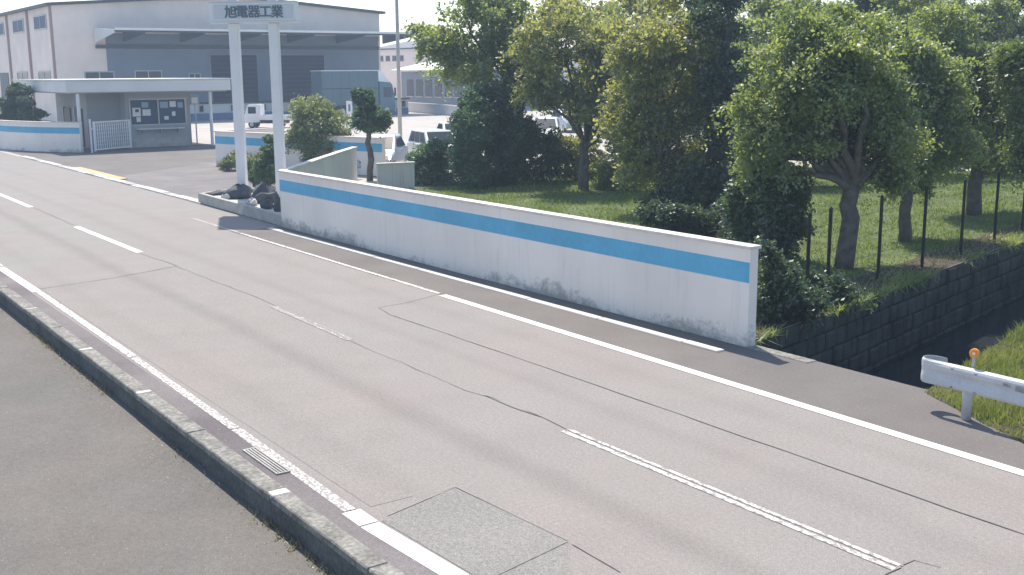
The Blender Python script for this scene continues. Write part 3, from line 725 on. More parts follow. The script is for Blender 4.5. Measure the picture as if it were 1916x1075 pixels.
# ------------------------------------------------------------------ guard house
gh = thing('guard_house', (-66.5, 18.5, 0), 'flat roofed grey gatehouse with a poster window beside the entrance', 'gatehouse')
GX, GY0, GY1 = -63.5, 18.35, 22.3
MB().box((-71.5, 16.4, 0), (-64.6, 22.2, 3.08)).build('wall', 'gatehouse_grey', gh)
MB().box((-64.598, 18.2, 0), (GX, 21.7, 3.08)).build('front_wall', 'gatehouse_grey', gh)
rfm = soften(MB().box((-74.5, 14.75, 3.10), (-61.9, 23.7, 3.72)).build('roof_slab', 'fascia_white', gh), .03)
MB().box((-74.6, 14.65, 3.722), (-61.8, 23.8, 3.78)).build('roof_trim', 'white_steel', rfm)
MB().box((-74.3, 14.95, 3.04), (-62.1, 23.5, 3.098)).build('soffit', 'gatehouse_grey', gh)
for px_, X_, Y_ in ((0, -62.1, 15.35), (1, -62.6, 22.7)):
    MB().tube([(X_, Y_, 0), (X_, Y_, 3.04)], .09, 10).build('post', 'white_steel', gh)
for xx in (-69.6, -67.0):
    d = MB().box((xx, 16.33, .05), (xx+1.5, 16.41, 2.15)).build('door', 'door_dark', gh)
    MB().box((xx-.08, 16.30, .05), (xx-.002, 16.42, 2.23)).build('door_frame', 'steel_grey', d)
    MB().box((xx+.1, 16.28, 1.0), (xx+.25, 16.33, 1.05)).build('handle', 'steel_grey', d)
wnd = MB().box((GX-.02, 18.45, 1.28), (GX+.03, 21.5, 2.62)).build('window', 'glass_blue', gh)
for a0, a1, b0_, b1_ in ((18.35, 21.6, 1.2, 1.28), (18.35, 21.6, 2.62, 2.7), (18.37, 18.45, 1.28, 2.62), (21.5, 21.58, 1.28, 2.62), (19.95, 20.02, 1.28, 2.62)):
    MB().box((GX, a0, b0_), (GX+.07, a1, b1_)).build('frame', 'steel_grey', wnd)
for k, (ya, yb, za, zb, mm) in enumerate(((18.55, 19.0, 1.72, 2.2, 'paper_white'), (18.75, 18.98, 1.42, 1.68, 'paper_white'), (19.08, 19.45, 2.2, 2.5, 'paper_blue'), (19.1, 19.55, 1.75, 2.1, 'paper_white'),
        (20.1, 20.55, 2.15, 2.5, 'paper_blue'), (20.65, 21.0, 2.2, 2.52, 'paper_white'), (20.3, 20.55, 1.5, 1.7, 'paper_white'), (20.75, 20.95, 1.7, 1.95, 'paper_white'), (18.7, 18.9, 1.95, 2.12, 'paper_dark'), (21.1, 21.4, 2.15, 2.45, 'paper_blue'))):
    MB().box((GX+.031+.003*(k == 8)*2, ya, za), (GX+.036+.006*(k == 8), yb, zb)).build('poster', mm, wnd)
MB().box((GX+.001, 18.7, 1.0), (GX+.45, 21.3, 1.06)).build('counter_shelf', 'fascia_white', gh)
for y in (19.0, 20.0, 21.0): MB().box((GX+.001, y, .78), (GX+.3, y+.05, .998)).build('shelf_bracket', 'steel_grey', gh)
MB().box((GX+.001, 18.2, 0.0), (GX+.05, 21.7, .5)).build('plinth', 'concrete', gh)
sp = thing('wall_plate', (-64, 22.35, 2.0), 'small framed notice on the right end of the gatehouse', 'notice')
MB().box((-63.9, 22.0, 2.3), (-63.84, 22.5, 2.9)).build('board', 'paper_blue', sp); MB().box((-63.838, 22.05, 2.36), (-63.83, 22.4, 2.7)).build('sheet', 'paper_white', sp); MB().tube([(-63.88, 22.25, 0), (-63.88, 22.25, 2.4)], .04, 6).build('stake', 'steel_grey', sp)

# white lattice gate
ga, gb = Vector((-61.05, 15.75)), Vector((-62.7, 18.15)); gt = (gb-ga).normalized(); gL = (gb-ga).length
gate = thing('lattice_gate', (ga.x, ga.y, 0), 'white lattice gate with upright bars below the gatehouse roof', 'gate')
def gbar(u0, u1, z0, z1, w, nm):
    p, q = ga+gt*u0, ga+gt*u1; MB().obox(p, q, w, z0, z1).build(nm, 'white_paint', gate)
gbar(0, .07, .05, 1.6, .06, 'stile'); gbar(gL-.07, gL, .05, 1.6, .06, 'stile'); gbar(.072, gL-.072, 1.53, 1.6, .05, 'rail'); gbar(.072, gL-.072, .1, .17, .05, 'rail')
nb = 17
for k in range(nb):
    u = .12+(gL-.27)*k/(nb-1); gbar(u, u+.045, .172, 1.528, .03, 'bar')
for k in range(6):
    z = .36+.2*k; p, q = ga+gt*.073, ga+gt*(gL-.073); MB().obox(p, q, .012, z, z+.02, .028).build('cross_wire', 'white_paint', gate)
MB().obox(ga+gt*(-.25), ga+gt*(-.18), .07, 0, 1.75).build('hinge_post', 'white_steel', gate)
MB().obox(ga+gt*(-.18), ga+gt*(-.001), .03, 1.2, 1.26).build('hinge', 'white_steel', gate)

# ------------------------------------------------------------------ tall pole, small yard sign
fp = G(750, 296)
o = thing('flag_pole', (fp.x, fp.y, 0), 'tall slim pale grey pole standing in the car park', 'pole')
MB().tube([(fp.x, fp.y, 0), (fp.x, fp.y, 5), (fp.x, fp.y, 11.5)], [.10, .085, .06], 12).build('shaft', 'pole_grey', o, smooth=True)
MB().tube([(fp.x, fp.y, 0), (fp.x, fp.y, .35)], .16, 12).build('base_collar', 'concrete', o)
MB().tube([(fp.x, fp.y, 11.5), (fp.x, fp.y, 11.62)], [.1, .03], 12).build('finial', 'steel_grey', o)
ys = G(655, 240)
o = thing('yard_sign', (ys.x, ys.y, 0), 'small white arrow board on a stand by the truck', 'sign')
ysn = (CAM_P-ys); ysn.z = 0; ysn.normalize(); yst = Vector((-ysn.y, ysn.x, 0))
c0 = ys.xy
MB().obox((c0-yst.xy*.22), (c0+yst.xy*.22), .05, .9, 2.0).build('board', 'white_paint', o)
MB().obox((c0-yst.xy*.22), (c0-yst.xy*.17), .06, 0, .899).build('leg', 'white_paint', o); MB().obox((c0+yst.xy*.17), (c0+yst.xy*.22), .06, 0, .899).build('leg', 'white_paint', o)
MB().obox((c0-yst.xy*.07+ysn.xy*.04), (c0+yst.xy*.07+ysn.xy*.04), .02, 1.25, 1.75).build('symbol', 'letter_grey', o)

# ------------------------------------------------------------------ vehicles (local frame: x forward, y left)
def wheel(root, x, y, r, w, rimc='rim', s=1):
    t = MB(); t.tube([(x, y-w/2, r), (x, y-w/2+.03, r), (x, y+w/2-.03, r), (x, y+w/2, r)], [r*.93, r, r, r*.93], 18)
    # the tube's ring plane must be upright
    ty = t.build('tyre', 'tyre', root, True)
    d = MB(); yo = y+s*(w/2+.004); d.tube([(x, yo-s*.02, r), (x, yo+s*.008, r)], [r*.62, r*.56], 14); d.build('rim', rimc, ty, True)
    return ty
def quadbox(root, name, pts, m, t=.01):
    """thin plate on four points, thickened along its normal"""
    p = [Vector(q) for q in pts]; n_ = (p[1]-p[0]).cross(p[3]-p[0]).normalized()*t
    q = [a+n_ for a in p]
    return MB().add(p+q, [(3, 2, 1, 0), (4, 5, 6, 7), (0, 1, 5, 4), (1, 2, 6, 5), (2, 3, 7, 6), (3, 0, 4, 7)]).build(name, m, root, True)

def car(name, loc, rz, label, paint, L=4.1, W=1.66, H=1.5, group=None, van=False):
    o = thing(name, loc, label, 'van' if van else 'car', group, rz)
    hl, hw = L/2, W/2
    if van: prof = [(-hl, .3), (-hl-.02, .8), (-hl+.05, 1.0), (hl-.75, 1.0), (hl-.08, .85), (hl, .6), (hl-.02, .28)]
    else: prof = [(-hl, .32), (-hl-.03, .62), (-hl+.12, .93), (-hl+.5, .95), (hl-1.15, .93), (hl-.35, .78), (hl-.03, .6), (hl, .3)]
    b = MB(); rings = []
    for y, s_ in ((-hw, .965), (-hw*.93, 1.0), (0, 1.012), (hw*.93, 1.0), (hw, .965)):
        rings.append([(x*s_ if abs(x) > hl*.6 else x, y, .28+(z-.28)*(s_ if z > .4 else 1)) for x, z in prof])
    b.loft(rings); body = soften(b.build('body', paint, o, True), .05, 3)
    if van: base = [(-hl+.02, .98), (hl-.72, .98)]; top = [(-hl+.22, H), (hl-1.55, H)]
    else: base = [(-hl+.28, .94), (hl-1.12, .92)]; top = [(-hl+.85, H), (hl-2.05, H)]
    bw, tw = hw*.95, hw*.76
    P = [(base[0][0], -bw, base[0][1]), (base[1][0], -bw, base[1][1]), (base[1][0], bw, base[1][1]), (base[0][0], bw, base[0][1]),
         (top[0][0], -tw, top[0][1]), (top[1][0], -tw, top[1][1]), (top[1][0], tw, top[1][1]), (top[0][0], tw, top[0][1])]
    ghs = MB().add(P, [(0, 3, 2, 1), (4, 5, 6, 7), (0, 1, 5, 4), (1, 2, 6, 5), (2, 3, 7, 6), (3, 0, 4, 7)])
    cab = soften(ghs.build('cabin', paint, o, True), .06, 3)
    V = [Vector(p) for p in P]
    def pane(a, b_, c, d, u0, u1, v0, v1, nm='window'):
        f = lambda u, v: (a.lerp(b_, u)).lerp(d.lerp(c, u), v)
        quadbox(cab, nm, [f(u0, v0), f(u1, v0), f(u1, v1), f(u0, v1)], 'glass_dark', .012)
    pane(V[1], V[2], V[6], V[5], .07, .93, .1, .9, 'windscreen'); pane(V[3], V[0], V[4], V[7], .08, .92, .15, .88, 'rear_window')
    for (u0, u1) in (((.07, .33), (.36, .62), (.65, .92)) if van else ((.12, .48), (.52, .88))):
        pane(V[0], V[1], V[5], V[4], u0, u1, .12, .86); pane(V[2], V[3], V[7], V[6], 1-u1, 1-u0, .12, .86)
    for s_ in (-1, 1):
        quadbox(o, 'headlight', [(hl-.10, s_*hw*.60-.2, .58), (hl-.10, s_*hw*.60+.2, .58), (hl-.22, s_*hw*.60+.2, .74), (hl-.22, s_*hw*.60-.2, .74)], 'lamp_clear', .09)
        quadbox(o, 'tail_light', [(-hl-.03, s_*hw*.72+.12, .66), (-hl-.03, s_*hw*.72-.12, .66), (-hl+.08, s_*hw*.72-.12, .9), (-hl+.08, s_*hw*.72+.12, .9)], 'lamp_red', .03)
        MB().box((hl-1.3, s_*hw-.08 if s_ < 0 else s_*hw-.06, .93), (hl-1.15, s_*hw+.06 if s_ < 0 else s_*hw+.08, 1.05)).build('mirror', paint, o, True)
        for xx in (hl-.72, -hl+.72): wheel(o, xx, s_*(hw-.09), .29, .18, s=s_)
    MB().box((hl-.02, -.22, .36), (hl+.02, .22, .48)).build('number_plate', 'plate', o, True)
    MB().box((-hl-.05, -.22, .5), (-hl-.01, .22, .62)).build('number_plate', 'plate', o, True)
    MB().box((hl-.06, -.45, .5), (hl+.005, .45, .56)).build('grille', 'dark_steel', o, True)
    return o
def cloc(px, py, z=gz):
    p = G(px, py, z); return (p.x, p.y, z)
p = G(707, 326); car('parked_car', (p.x-1.4, p.y+.9, gz), math.radians(-40), 'silver blue hatchback parked behind the low wall', 'car_silver', 3.9, 1.66, 1.5, 'cars in the yard')
p = G(806, 312); car('parked_van', (p.x-.5, p.y+.6, gz), math.radians(-12), 'white van parked right of the tall pole', 'car_white', 3.6, 1.6, 1.55, 'cars in the yard', van=True)
p = G(822, 288); car('parked_car', (p.x-1, p.y+1.6, gz), math.radians(-20), 'white car just behind the white van', 'car_white', 3.9, 1.66, 1.5, 'cars in the yard')
for i, (px, py, pt, lb) in enumerate(((1020, 270, 'car_white', 'white car glimpsed below the leaning branch of the left tree'), (1065, 245, 'car_silver', 'silver car glimpsed behind the forked trunk'), (1740, 255, 'car_white', 'white car half hidden behind the trunk of the dark right tree'), (1890, 268, 'car_white', 'white car glimpsed through leaves at the right edge'))):
    p = G(px, py); car('parked_car', (p.x, p.y, gz), math.radians(-40+20*i), lb, pt, 4.1, 1.68, 1.5, 'cars in the yard')

# small flatbed truck, cab to the left in the picture
kp = G(497, 238)
kt = thing('flatbed_truck', (kp.x, kp.y+.3, gz), 'small white flatbed truck parked between the sign posts', 'truck', None, math.radians(-128))
b = MB().side([(.55, .42), (.55, 1.72), (.7, 1.78), (1.3, 1.76), (1.42, 1.68), (1.66, 1.02), (1.70, .7), (1.70, .38)], -.70, .70); cabo = soften(b.build('cab', 'car_white', kt, True), .05, 3)
quadbox(cabo, 'windscreen', [(1.66, .58, 1.04), (1.66, -.58, 1.04), (1.45, -.55, 1.62), (1.45, .55, 1.62)], 'glass_dark', -.015)
for s_ in (-1, 1):
    MB().box((.78, s_*.70-.006, 1.08), (1.38, s_*.70+.012 if s_ > 0 else s_*.70+.006, 1.58)).build('window', 'glass_dark', cabo, True) if s_ > 0 else MB().box((.78, -.712, 1.08), (1.38, -.69, 1.58)).build('window', 'glass_dark', cabo, True)
    MB().box((1.69, s_*.5-.12, .68), (1.73, s_*.5+.12, .84)).build('headlight', 'lamp_clear', kt, True)
    for xx in (1.15, -.85): wheel(kt, xx, s_*.60, .27, .16, s=s_)
    MB().box((-1.55, s_*.70-.02, .66), (.5, s_*.70+.02, .95)).build('side_panel', 'car_white', kt, True)
MB().box((-1.56, -.70, .60), (.52, .70, .655)).build('bed', 'car_white', kt, True); MB().box((-1.6, -.70, .66), (-1.57, .70, .95)).build('tailgate', 'car_white', kt, True)
MB().box((-1.5, -.35, .33), (1.5, .35, .595)).build('chassis', 'dark_steel', kt, True)
MB().box((.49, -.66, .96), (.53, .66, 1.74)).build('head_guard', 'white_steel', kt, True)
MB().box((1.70, -.3, .42), (1.73, .3, .55)).build('number_plate', 'plate', kt, True)

# large box truck, nose towards the camera
ty0 = PX(603, 190, -93.2).y; ty1 = PX(741, 190, -93.2).y; tsc = (ty1-ty0)/8.25
bt = thing('box_truck', (-93.2-1.22*tsc, ty0+4.12*tsc, gz), 'large grey green box truck with a white roof deflector at the dock', 'truck', None, math.radians(90))
bt.scale = (tsc, tsc, 1.13)
soften(MB().box((-4.1, -1.22, 1.0), (2.15, 1.22, 3.72)).build('cargo_box', 'truck_box', bt, True), .03)
MB().box((-4.12, -1.24, 3.721), (2.17, 1.24, 3.78)).build('box_roof', 'white_paint', bt, True)
for k in range(7):
    x = -3.9+k*.95; MB().box((x, -1.245, 1.05), (x+.05, -1.222, 3.68)).build('side_rib', 'truck_box', bt, True)
MB().box((-4.1, -1.235, 2.3), (2.13, -1.222, 2.36)).build('wing_seam', 'dark_steel', bt, True)
cabt = soften(MB().side([(2.3, .5), (2.3, 2.75), (2.5, 2.85), (3.55, 2.80), (3.78, 2.6), (4.05, 1.6), (4.1, .5)], -1.2, 1.2).build('cab', 'truck_cab', bt, True), .06, 3)
quadbox(cabt, 'windscreen', [(4.05, -1.05, 1.65), (4.05, 1.05, 1.65), (3.82, 1.0, 2.5), (3.82, -1.0, 2.5)], 'glass_dark', .02)
MB().box((2.75, -1.225, 1.6), (3.65, -1.19, 2.4)).build('window', 'glass_dark', cabt, True)
MB().add([(2.25, -1.1, 2.86), (3.5, -1.0, 2.86), (3.5, 1.0, 2.86), (2.25, 1.1, 2.86), (2.25, -1.1, 3.78), (2.75, -.9, 3.70), (2.75, .9, 3.70), (2.25, 1.1, 3.78)],
         [(0, 3, 2, 1), (4, 5, 6, 7), (0, 1, 5, 4), (1, 2, 6, 5), (2, 3, 7, 6), (3, 0, 4, 7)]).build('deflector', 'white_paint', bt, True)
for s_ in (-1, 1):
    MB().box((4.06, s_*.85-.2, .7), (4.13, s_*.85+.2, .95)).build('headlight', 'lamp_clear', bt, True)
    MB().box((3.9, s_*1.42-.1, 1.7), (4.0, s_*1.42+.1, 2.35)).build('mirror', 'dark_steel', bt, True)
    MB().box((3.94, s_*1.2-.04+s_*.06, 2.3), (3.97, s_*1.2+.04+s_*.1, 2.34)).build('mirror_arm', 'dark_steel', bt, True)
    for xx in (3.1, -1.9, -3.1): wheel(bt, xx, s_*1.05, .48, .28, s=s_)
    MB().box((-1.2, s_*1.15-.03, .45), (2.1, s_*1.15+.03, .95)).build('side_skirt', 'truck_box', bt, True)
MB().box((4.08, -1.15, .42), (4.16, 1.15, .68)).build('bumper', 'car_white', bt, True); MB().box((4.161, -.25, .48), (4.17, .25, .62)).build('number_plate', 'plate', bt, True)
MB().box((4.07, -.7, 1.15), (4.11, .7, 1.4)).build('grille', 'dark_steel', bt, True)
MB().box((-4.05, -.45, .55), (3.9, .45, .995)).build('chassis', 'dark_steel', bt, True)

# ------------------------------------------------------------------ far buildings on the right
def shed(name, p0, p1, depth, h, ridge, label, wm_, rm, wins=(), over=.4, eave=.2):
    p = Vector(p0[:2]); q = Vector(p1[:2]); t = (q-p).normalized(); nn = Vector((-t.y, t.x)); L = (q-p).length
    o = thing(name, ((p.x+q.x)/2, (p.y+q.y)/2, gz), label, 'building')
    def W(u, v, z): a = p+t*u+nn*v; return (a.x, a.y, z)
    MB().add([W(0, 0, gz), W(L, 0, gz), W(L, depth, gz), W(0, depth, gz), W(0, 0, h), W(L, 0, h), W(L, depth, h), W(0, depth, h), W(0, depth/2, h+ridge), W(L, depth/2, h+ridge)],
             [(0, 1, 5, 4), (1, 2, 6, 9, 5), (2, 3, 7, 6), (3, 0, 4, 8, 7), (4, 5, 9, 8), (8, 9, 6, 7)]).build('wall', wm_, o)
    for v0, z0, v1, z1 in ((-over, h-eave*.5, depth/2, h+ridge), (depth/2, h+ridge, depth+over, h-eave*.5)):
        MB().add([W(-over, v0, z0+.03), W(L+over, v0, z0+.03), W(L+over, v1, z1+.03), W(-over, v1, z1+.03), W(-over, v0, z0+.2), W(L+over, v0, z0+.2), W(L+over, v1, z1+.2), W(-over, v1, z1+.2)],
                 [(0, 3, 2, 1), (4, 5, 6, 7), (0, 1, 5, 4), (1, 2, 6, 5), (2, 3, 7, 6), (3, 0, 4, 7)]).build('roof', rm, o)
    for u0, u1, z0, z1, mm in wins:
        a = MB().add([W(u0, -.06, z0), W(u1, -.06, z0), W(u1, .03, z0), W(u0, .03, z0), W(u0, -.06, z1), W(u1, -.06, z1), W(u1, .03, z1), W(u0, .03, z1)],
             [(0, 3, 2, 1), (4, 5, 6, 7), (0, 1, 5, 4), (1, 2, 6, 5), (2, 3, 7, 6), (3, 0, 4, 7)]).build('window', mm, o)
        MB().add([W(u0-.08, -.09, z0-.1), W(u1+.08, -.09, z0-.1), W(u1+.08, -.001, z0-.1), W(u0-.08, -.001, z0-.1), W(u0-.08, -.09, z0-.01), W(u1+.08, -.09, z0-.01), W(u1+.08, -.001, z0-.01), W(u0-.08, -.001, z0-.01)],
             [(0, 3, 2, 1), (4, 5, 6, 7), (0, 1, 5, 4), (1, 2, 6, 5), (2, 3, 7, 6), (3, 0, 4, 7)]).build('sill', 'steel_grey', a)
    return o
# a lower shed facing +X beyond the truck
q0 = PX(745, 190, -90); q0 = (-92.0, 58.5); q1 = (-80.0, 76.0)
shed('low_shed', tuple(PD(752, 190, 132)), tuple(PD(930, 190, 118)), 9, 4.2, .9, 'low dark walled shed right of the warehouse behind the tall pole', 'shade_blue', 'fascia_white',
     [(1.2+1.9*k, 2.5+1.9*k, 1.3, 3.2, 'glass_dark') for k in range(6)], .9)
shed('annex_building', tuple(PD(704, 190, 158)), tuple(PD(800, 190, 150)), 12, 7.2, 1.0, 'pale two storey annex beyond the right end of the warehouse', 'building_cream', 'roof_dark',
     [(1.0+1.5*k, 1.9+1.5*k, 5.6, 6.3, 'glass_dark') for k in range(4)])
shed('long_factory', (-128, 82), (-92, 150), 22, 6.9, 1.9, 'long white factory roof seen between the treetops', 'fascia_white', 'coping',
     [(3+6*k, 7+6*k, 2.0, 4.2, 'glass_blue') for k in range(12)])
shed('beige_hall', (-66, 92), (-30, 112), 16, 6.2, 1.2, 'beige hall behind the trees at the right edge', 'building_cream', 'roof_dark',
     [(2+5*k, 5+5*k, 2.0, 3.6, 'glass_dark') for k in range(7)])
# low parapet along the far side of the yard
wb = thing('yard_parapet', (-84, 62, 0), 'low pale parapet along the far yard in front of the shed', 'wall')
MB().obox(PD(756, 190, 118), PD(880, 190, 100), .2, gz, .9).build('wall_body', 'house_white', wb); MB().obox(PD(756, 190, 118), PD(880, 190, 100), .26, .901, .98).build('coping', 'coping', wb)

# ------------------------------------------------------------------ guardrail
YG = 11.33
gr = thing('guardrail', (-7.2, YG, 0), 'white steel guardrail with a curled end beside the canal', 'guardrail')
prof = [(-.02, .335), (.018, .348), (.030, .375), (.030, .42), (.012, .455), (.006, .48), (.012, .505), (.030, .54), (.030, .585), (.018, .612), (-.03, .63)]
def rail_pt(s, dpt):
    """s along the rail from the curl; dpt out towards the road"""
    XE = -7.72; R = .115
    if s >= 0: return Vector((XE+s, YG-dpt, 0))
    a = -s/R
    if a > math.pi: a = math.pi; ex = -s-R*math.pi
    else: ex = 0
    c = Vector((XE, YG+R, 0)); d = R+dpt
    return c+Vector((-math.sin(a)*d, -math.cos(a)*d, 0))+Vector((ex, 0, 0))
ss = [-.36-.12, -.36]+[-.36*(1-i/10) for i in range(1, 10)]+[0, .3, .6]
b = MB(); bx = MB()
def rail_mesh(slist):
    b = MB(); n = len(prof)
    rings = []
    for s in slist:
        rg = []
        for off in (0, -.006):
            seq = prof if off == 0 else prof[::-1]
            flat = 0.25 if s < .25 else 1.0
            for d_, z in seq: p_ = rail_pt(s, d_*flat+off); rg.append((p_.x, p_.y, z))
        rings.append(rg)
    b.loft(rings); return b
rail_mesh(ss).build('end_terminal', 'rail_white', gr, smooth=False)
rail_mesh([.601, 1.0, 2, 4, 7, 12]).build('beam', 'rail_white', gr)
for px in (-7.21, -5.2, -3.2, -1.2, .8):
    MB().tube([(px, YG+.075, -.02), (px, YG+.075, .60)], .057, 14).build('post', 'rail_white', gr, smooth=True)
    MB().box((px-.05, YG-.001, .42), (px+.05, YG+.06, .54)).build('bracket', 'rail_white', gr)
for xx, zz in ((-7.36, .37), (-7.36, .59), (-7.06, .37), (-7.06, .59)):
    MB().tube([(xx, YG-.02, zz), (xx, YG-.045, zz)], .014, 8).build('bolt', 'rail_grime', gr)
for k in range(6):
    x = -6.75+k*.22+rng.uniform(-.04, .04); MB().box((x, YG-.0525, .54+rng.uniform(-.12, .02)), (x+rng.uniform(.05, .15), YG-.0505, .57)).build('scuff', 'rail_grime', gr)
rp = (-7.16, YG+.075)
MB().tube([(rp[0], rp[1], .59), (rp[0], rp[1], .76)], .022, 10).build('reflector_stem', 'steel_grey', gr)
b = MB(); rdn = Vector((.2, -.98, 0)).normalized(); c = Vector((rp[0], rp[1], .80))
lens = MB().tube([c-rdn*.022, c-rdn*.015, c+rdn*.015, c+rdn*.024], [.05, .056, .056, .045], 16).build('reflector', 'orange_lens', gr)
MB().tube([c+rdn*.0245, c+rdn*.028], [.018, .014], 10).build('reflector_centre', 'lamp_clear', lens)
MB().box((rp[0]-.02, rp[1]-.02, .752), (rp[0]+.02, rp[1]+.02, .765)).build('reflector_clip', 'steel_grey', gr)

# ------------------------------------------------------------------ fence along the canal
fence = thing('wire_fence', (-13.5, 18, gz), 'black post and wire fence along the canal edge', 'fence')
fpts = []
for (px, py) in ((1508, 575), (1547, 560), (1642, 525), (1725, 498), (1797, 475), (1860, 450), (1912, 433)): fpts.append(G(px, py))
tdr = Vector((-.255, 1, 0)).normalized()
for k in range(1, 8): fpts.append(fpts[6]+tdr*2.2*k)
for p in fpts:
    MB().tube([(p.x, p.y, gz-.05), (p.x, p.y, 1.62)], .034, 8).build('fence_post', 'dark_steel', fence)
    MB().tube([(p.x, p.y, 1.62), (p.x, p.y, 1.65)], [.04, .015], 8).build('post_cap', 'dark_steel', fence)
for z in (.15, .55, .95, 1.35, 1.58):
    MB().tube([(p.x, p.y, z) for p in fpts], .0035, 4).build('wire', 'dark_steel', fence)

# ------------------------------------------------------------------ trees and shrubs
def noise3(P, f, seed):
    g = np.random.default_rng(seed); v = np.zeros(len(P))
    for k in range(7):
        d = g.normal(0, 1, 3); d /= np.linalg.norm(d); v += np.sin(P @ d*f*g.uniform(.6, 1.6)+g.uniform(0, 6.28))
    return v/2.6
def leaves(blobs, n, size, clump=.22, nclump=34, flat=.2, shell=.3, per=30, hole=-.35):
    """blobs: (centre, (rx, ry, rz), weight). Leaves hang along twig sprays that radiate through each blob, with gaps between."""
    w = np.array([b[1][0]*b[1][1]*b[1][2]*b[2] for b in blobs]); w = w**.75; w /= w.sum()
    C = []; A = []
    for (c, r, _), f in zip(blobs, w):
        nc = max(5, int(n*f/per)); r = np.array(r)
        d = nr.normal(0, 1, (nc, 3)); d /= np.linalg.norm(d, axis=1)[:, None]
        rr = shell+(1-shell)*nr.uniform(0, 1, nc)**.5
        C.append(np.array(c)+d*rr[:, None]*r)
        a = d*np.array([1, 1, .55])+nr.normal(0, .45, (nc, 3)); A.append(a/np.linalg.norm(a, axis=1)[:, None])
    C = np.concatenate(C); A = np.concatenate(A)
    keep = noise3(C, 3.6, int(nr.integers(1e6))) > hole
    C = C[keep]; A = A[keep]; nc = len(C)
    L = clump*nr.uniform(.9, 2.6, nc)*(1+.9*(nr.uniform(0, 1, nc) < .08))
    cnt = np.maximum(5, (per*nr.uniform(.4, 1.6, nc)*L/(clump*1.7))).astype(int)
    ix = np.repeat(np.arange(nc), cnt); k = len(ix)
    S = np.cross(A, nr.normal(0, .35, (nc, 3))+np.array([0, 0, 1])); S /= np.linalg.norm(S, axis=1)[:, None]+1e-9
    U = np.cross(S, A)
    t = nr.uniform(-.55, 1, k); lw = L[ix]
    P = C[ix]+A[ix]*(t*lw*.62)[:, None]+S[ix]*(nr.normal(0, .26, k)*lw*(1-.45*np.abs(t)))[:, None]+U[ix]*(nr.normal(0, .12, k)*lw)[:, None]
    P[:, 2] -= .16*lw*np.maximum(t, 0)**2
    nrm = nr.normal(0, 1, (k, 3))+U[ix]*.5; nrm[:, 2] += flat; nrm /= np.linalg.norm(nrm, axis=1)[:, None]
    a = np.cross(nrm, nr.normal(0, 1, (k, 3))); a /= np.linalg.norm(a, axis=1)[:, None]+1e-9
    b = np.cross(nrm, a); s = size*nr.uniform(.55, 1.45, k)
    V = np.zeros((k, 4, 3)); V[:, 0] = P-a*(s*.5)[:, None]; V[:, 1] = P+b*(s*.29)[:, None]-a*(s*.05)[:, None]-nrm*(s*.06)[:, None]
    V[:, 2] = P+a*(s*.5)[:, None]; V[:, 3] = P-b*(s*.29)[:, None]-a*(s*.05)[:, None]-nrm*(s*.06)[:, None]
    return V.reshape(-1, 3)

DENS = 2.9
def limb(mb, p, q, r0, r1, wig=.12, n=6, seg=7):
    p = Vector(p); q = Vector(q); L = (q-p).length; pts = []; rad = []
    for i in range(n+1):
        t = i/n; w = Vector((rng.uniform(-1, 1), rng.uniform(-1, 1), rng.uniform(-.5, .5)))*wig*L*.35*math.sin(math.pi*t)
        sag = Vector((0, 0, .10*L*math.sin(math.pi*t)))
        pts.append(p.lerp(q, t)+w+sag); rad.append(r0+(r1-r0)*t)
    mb.tube(pts, rad, seg); return pts

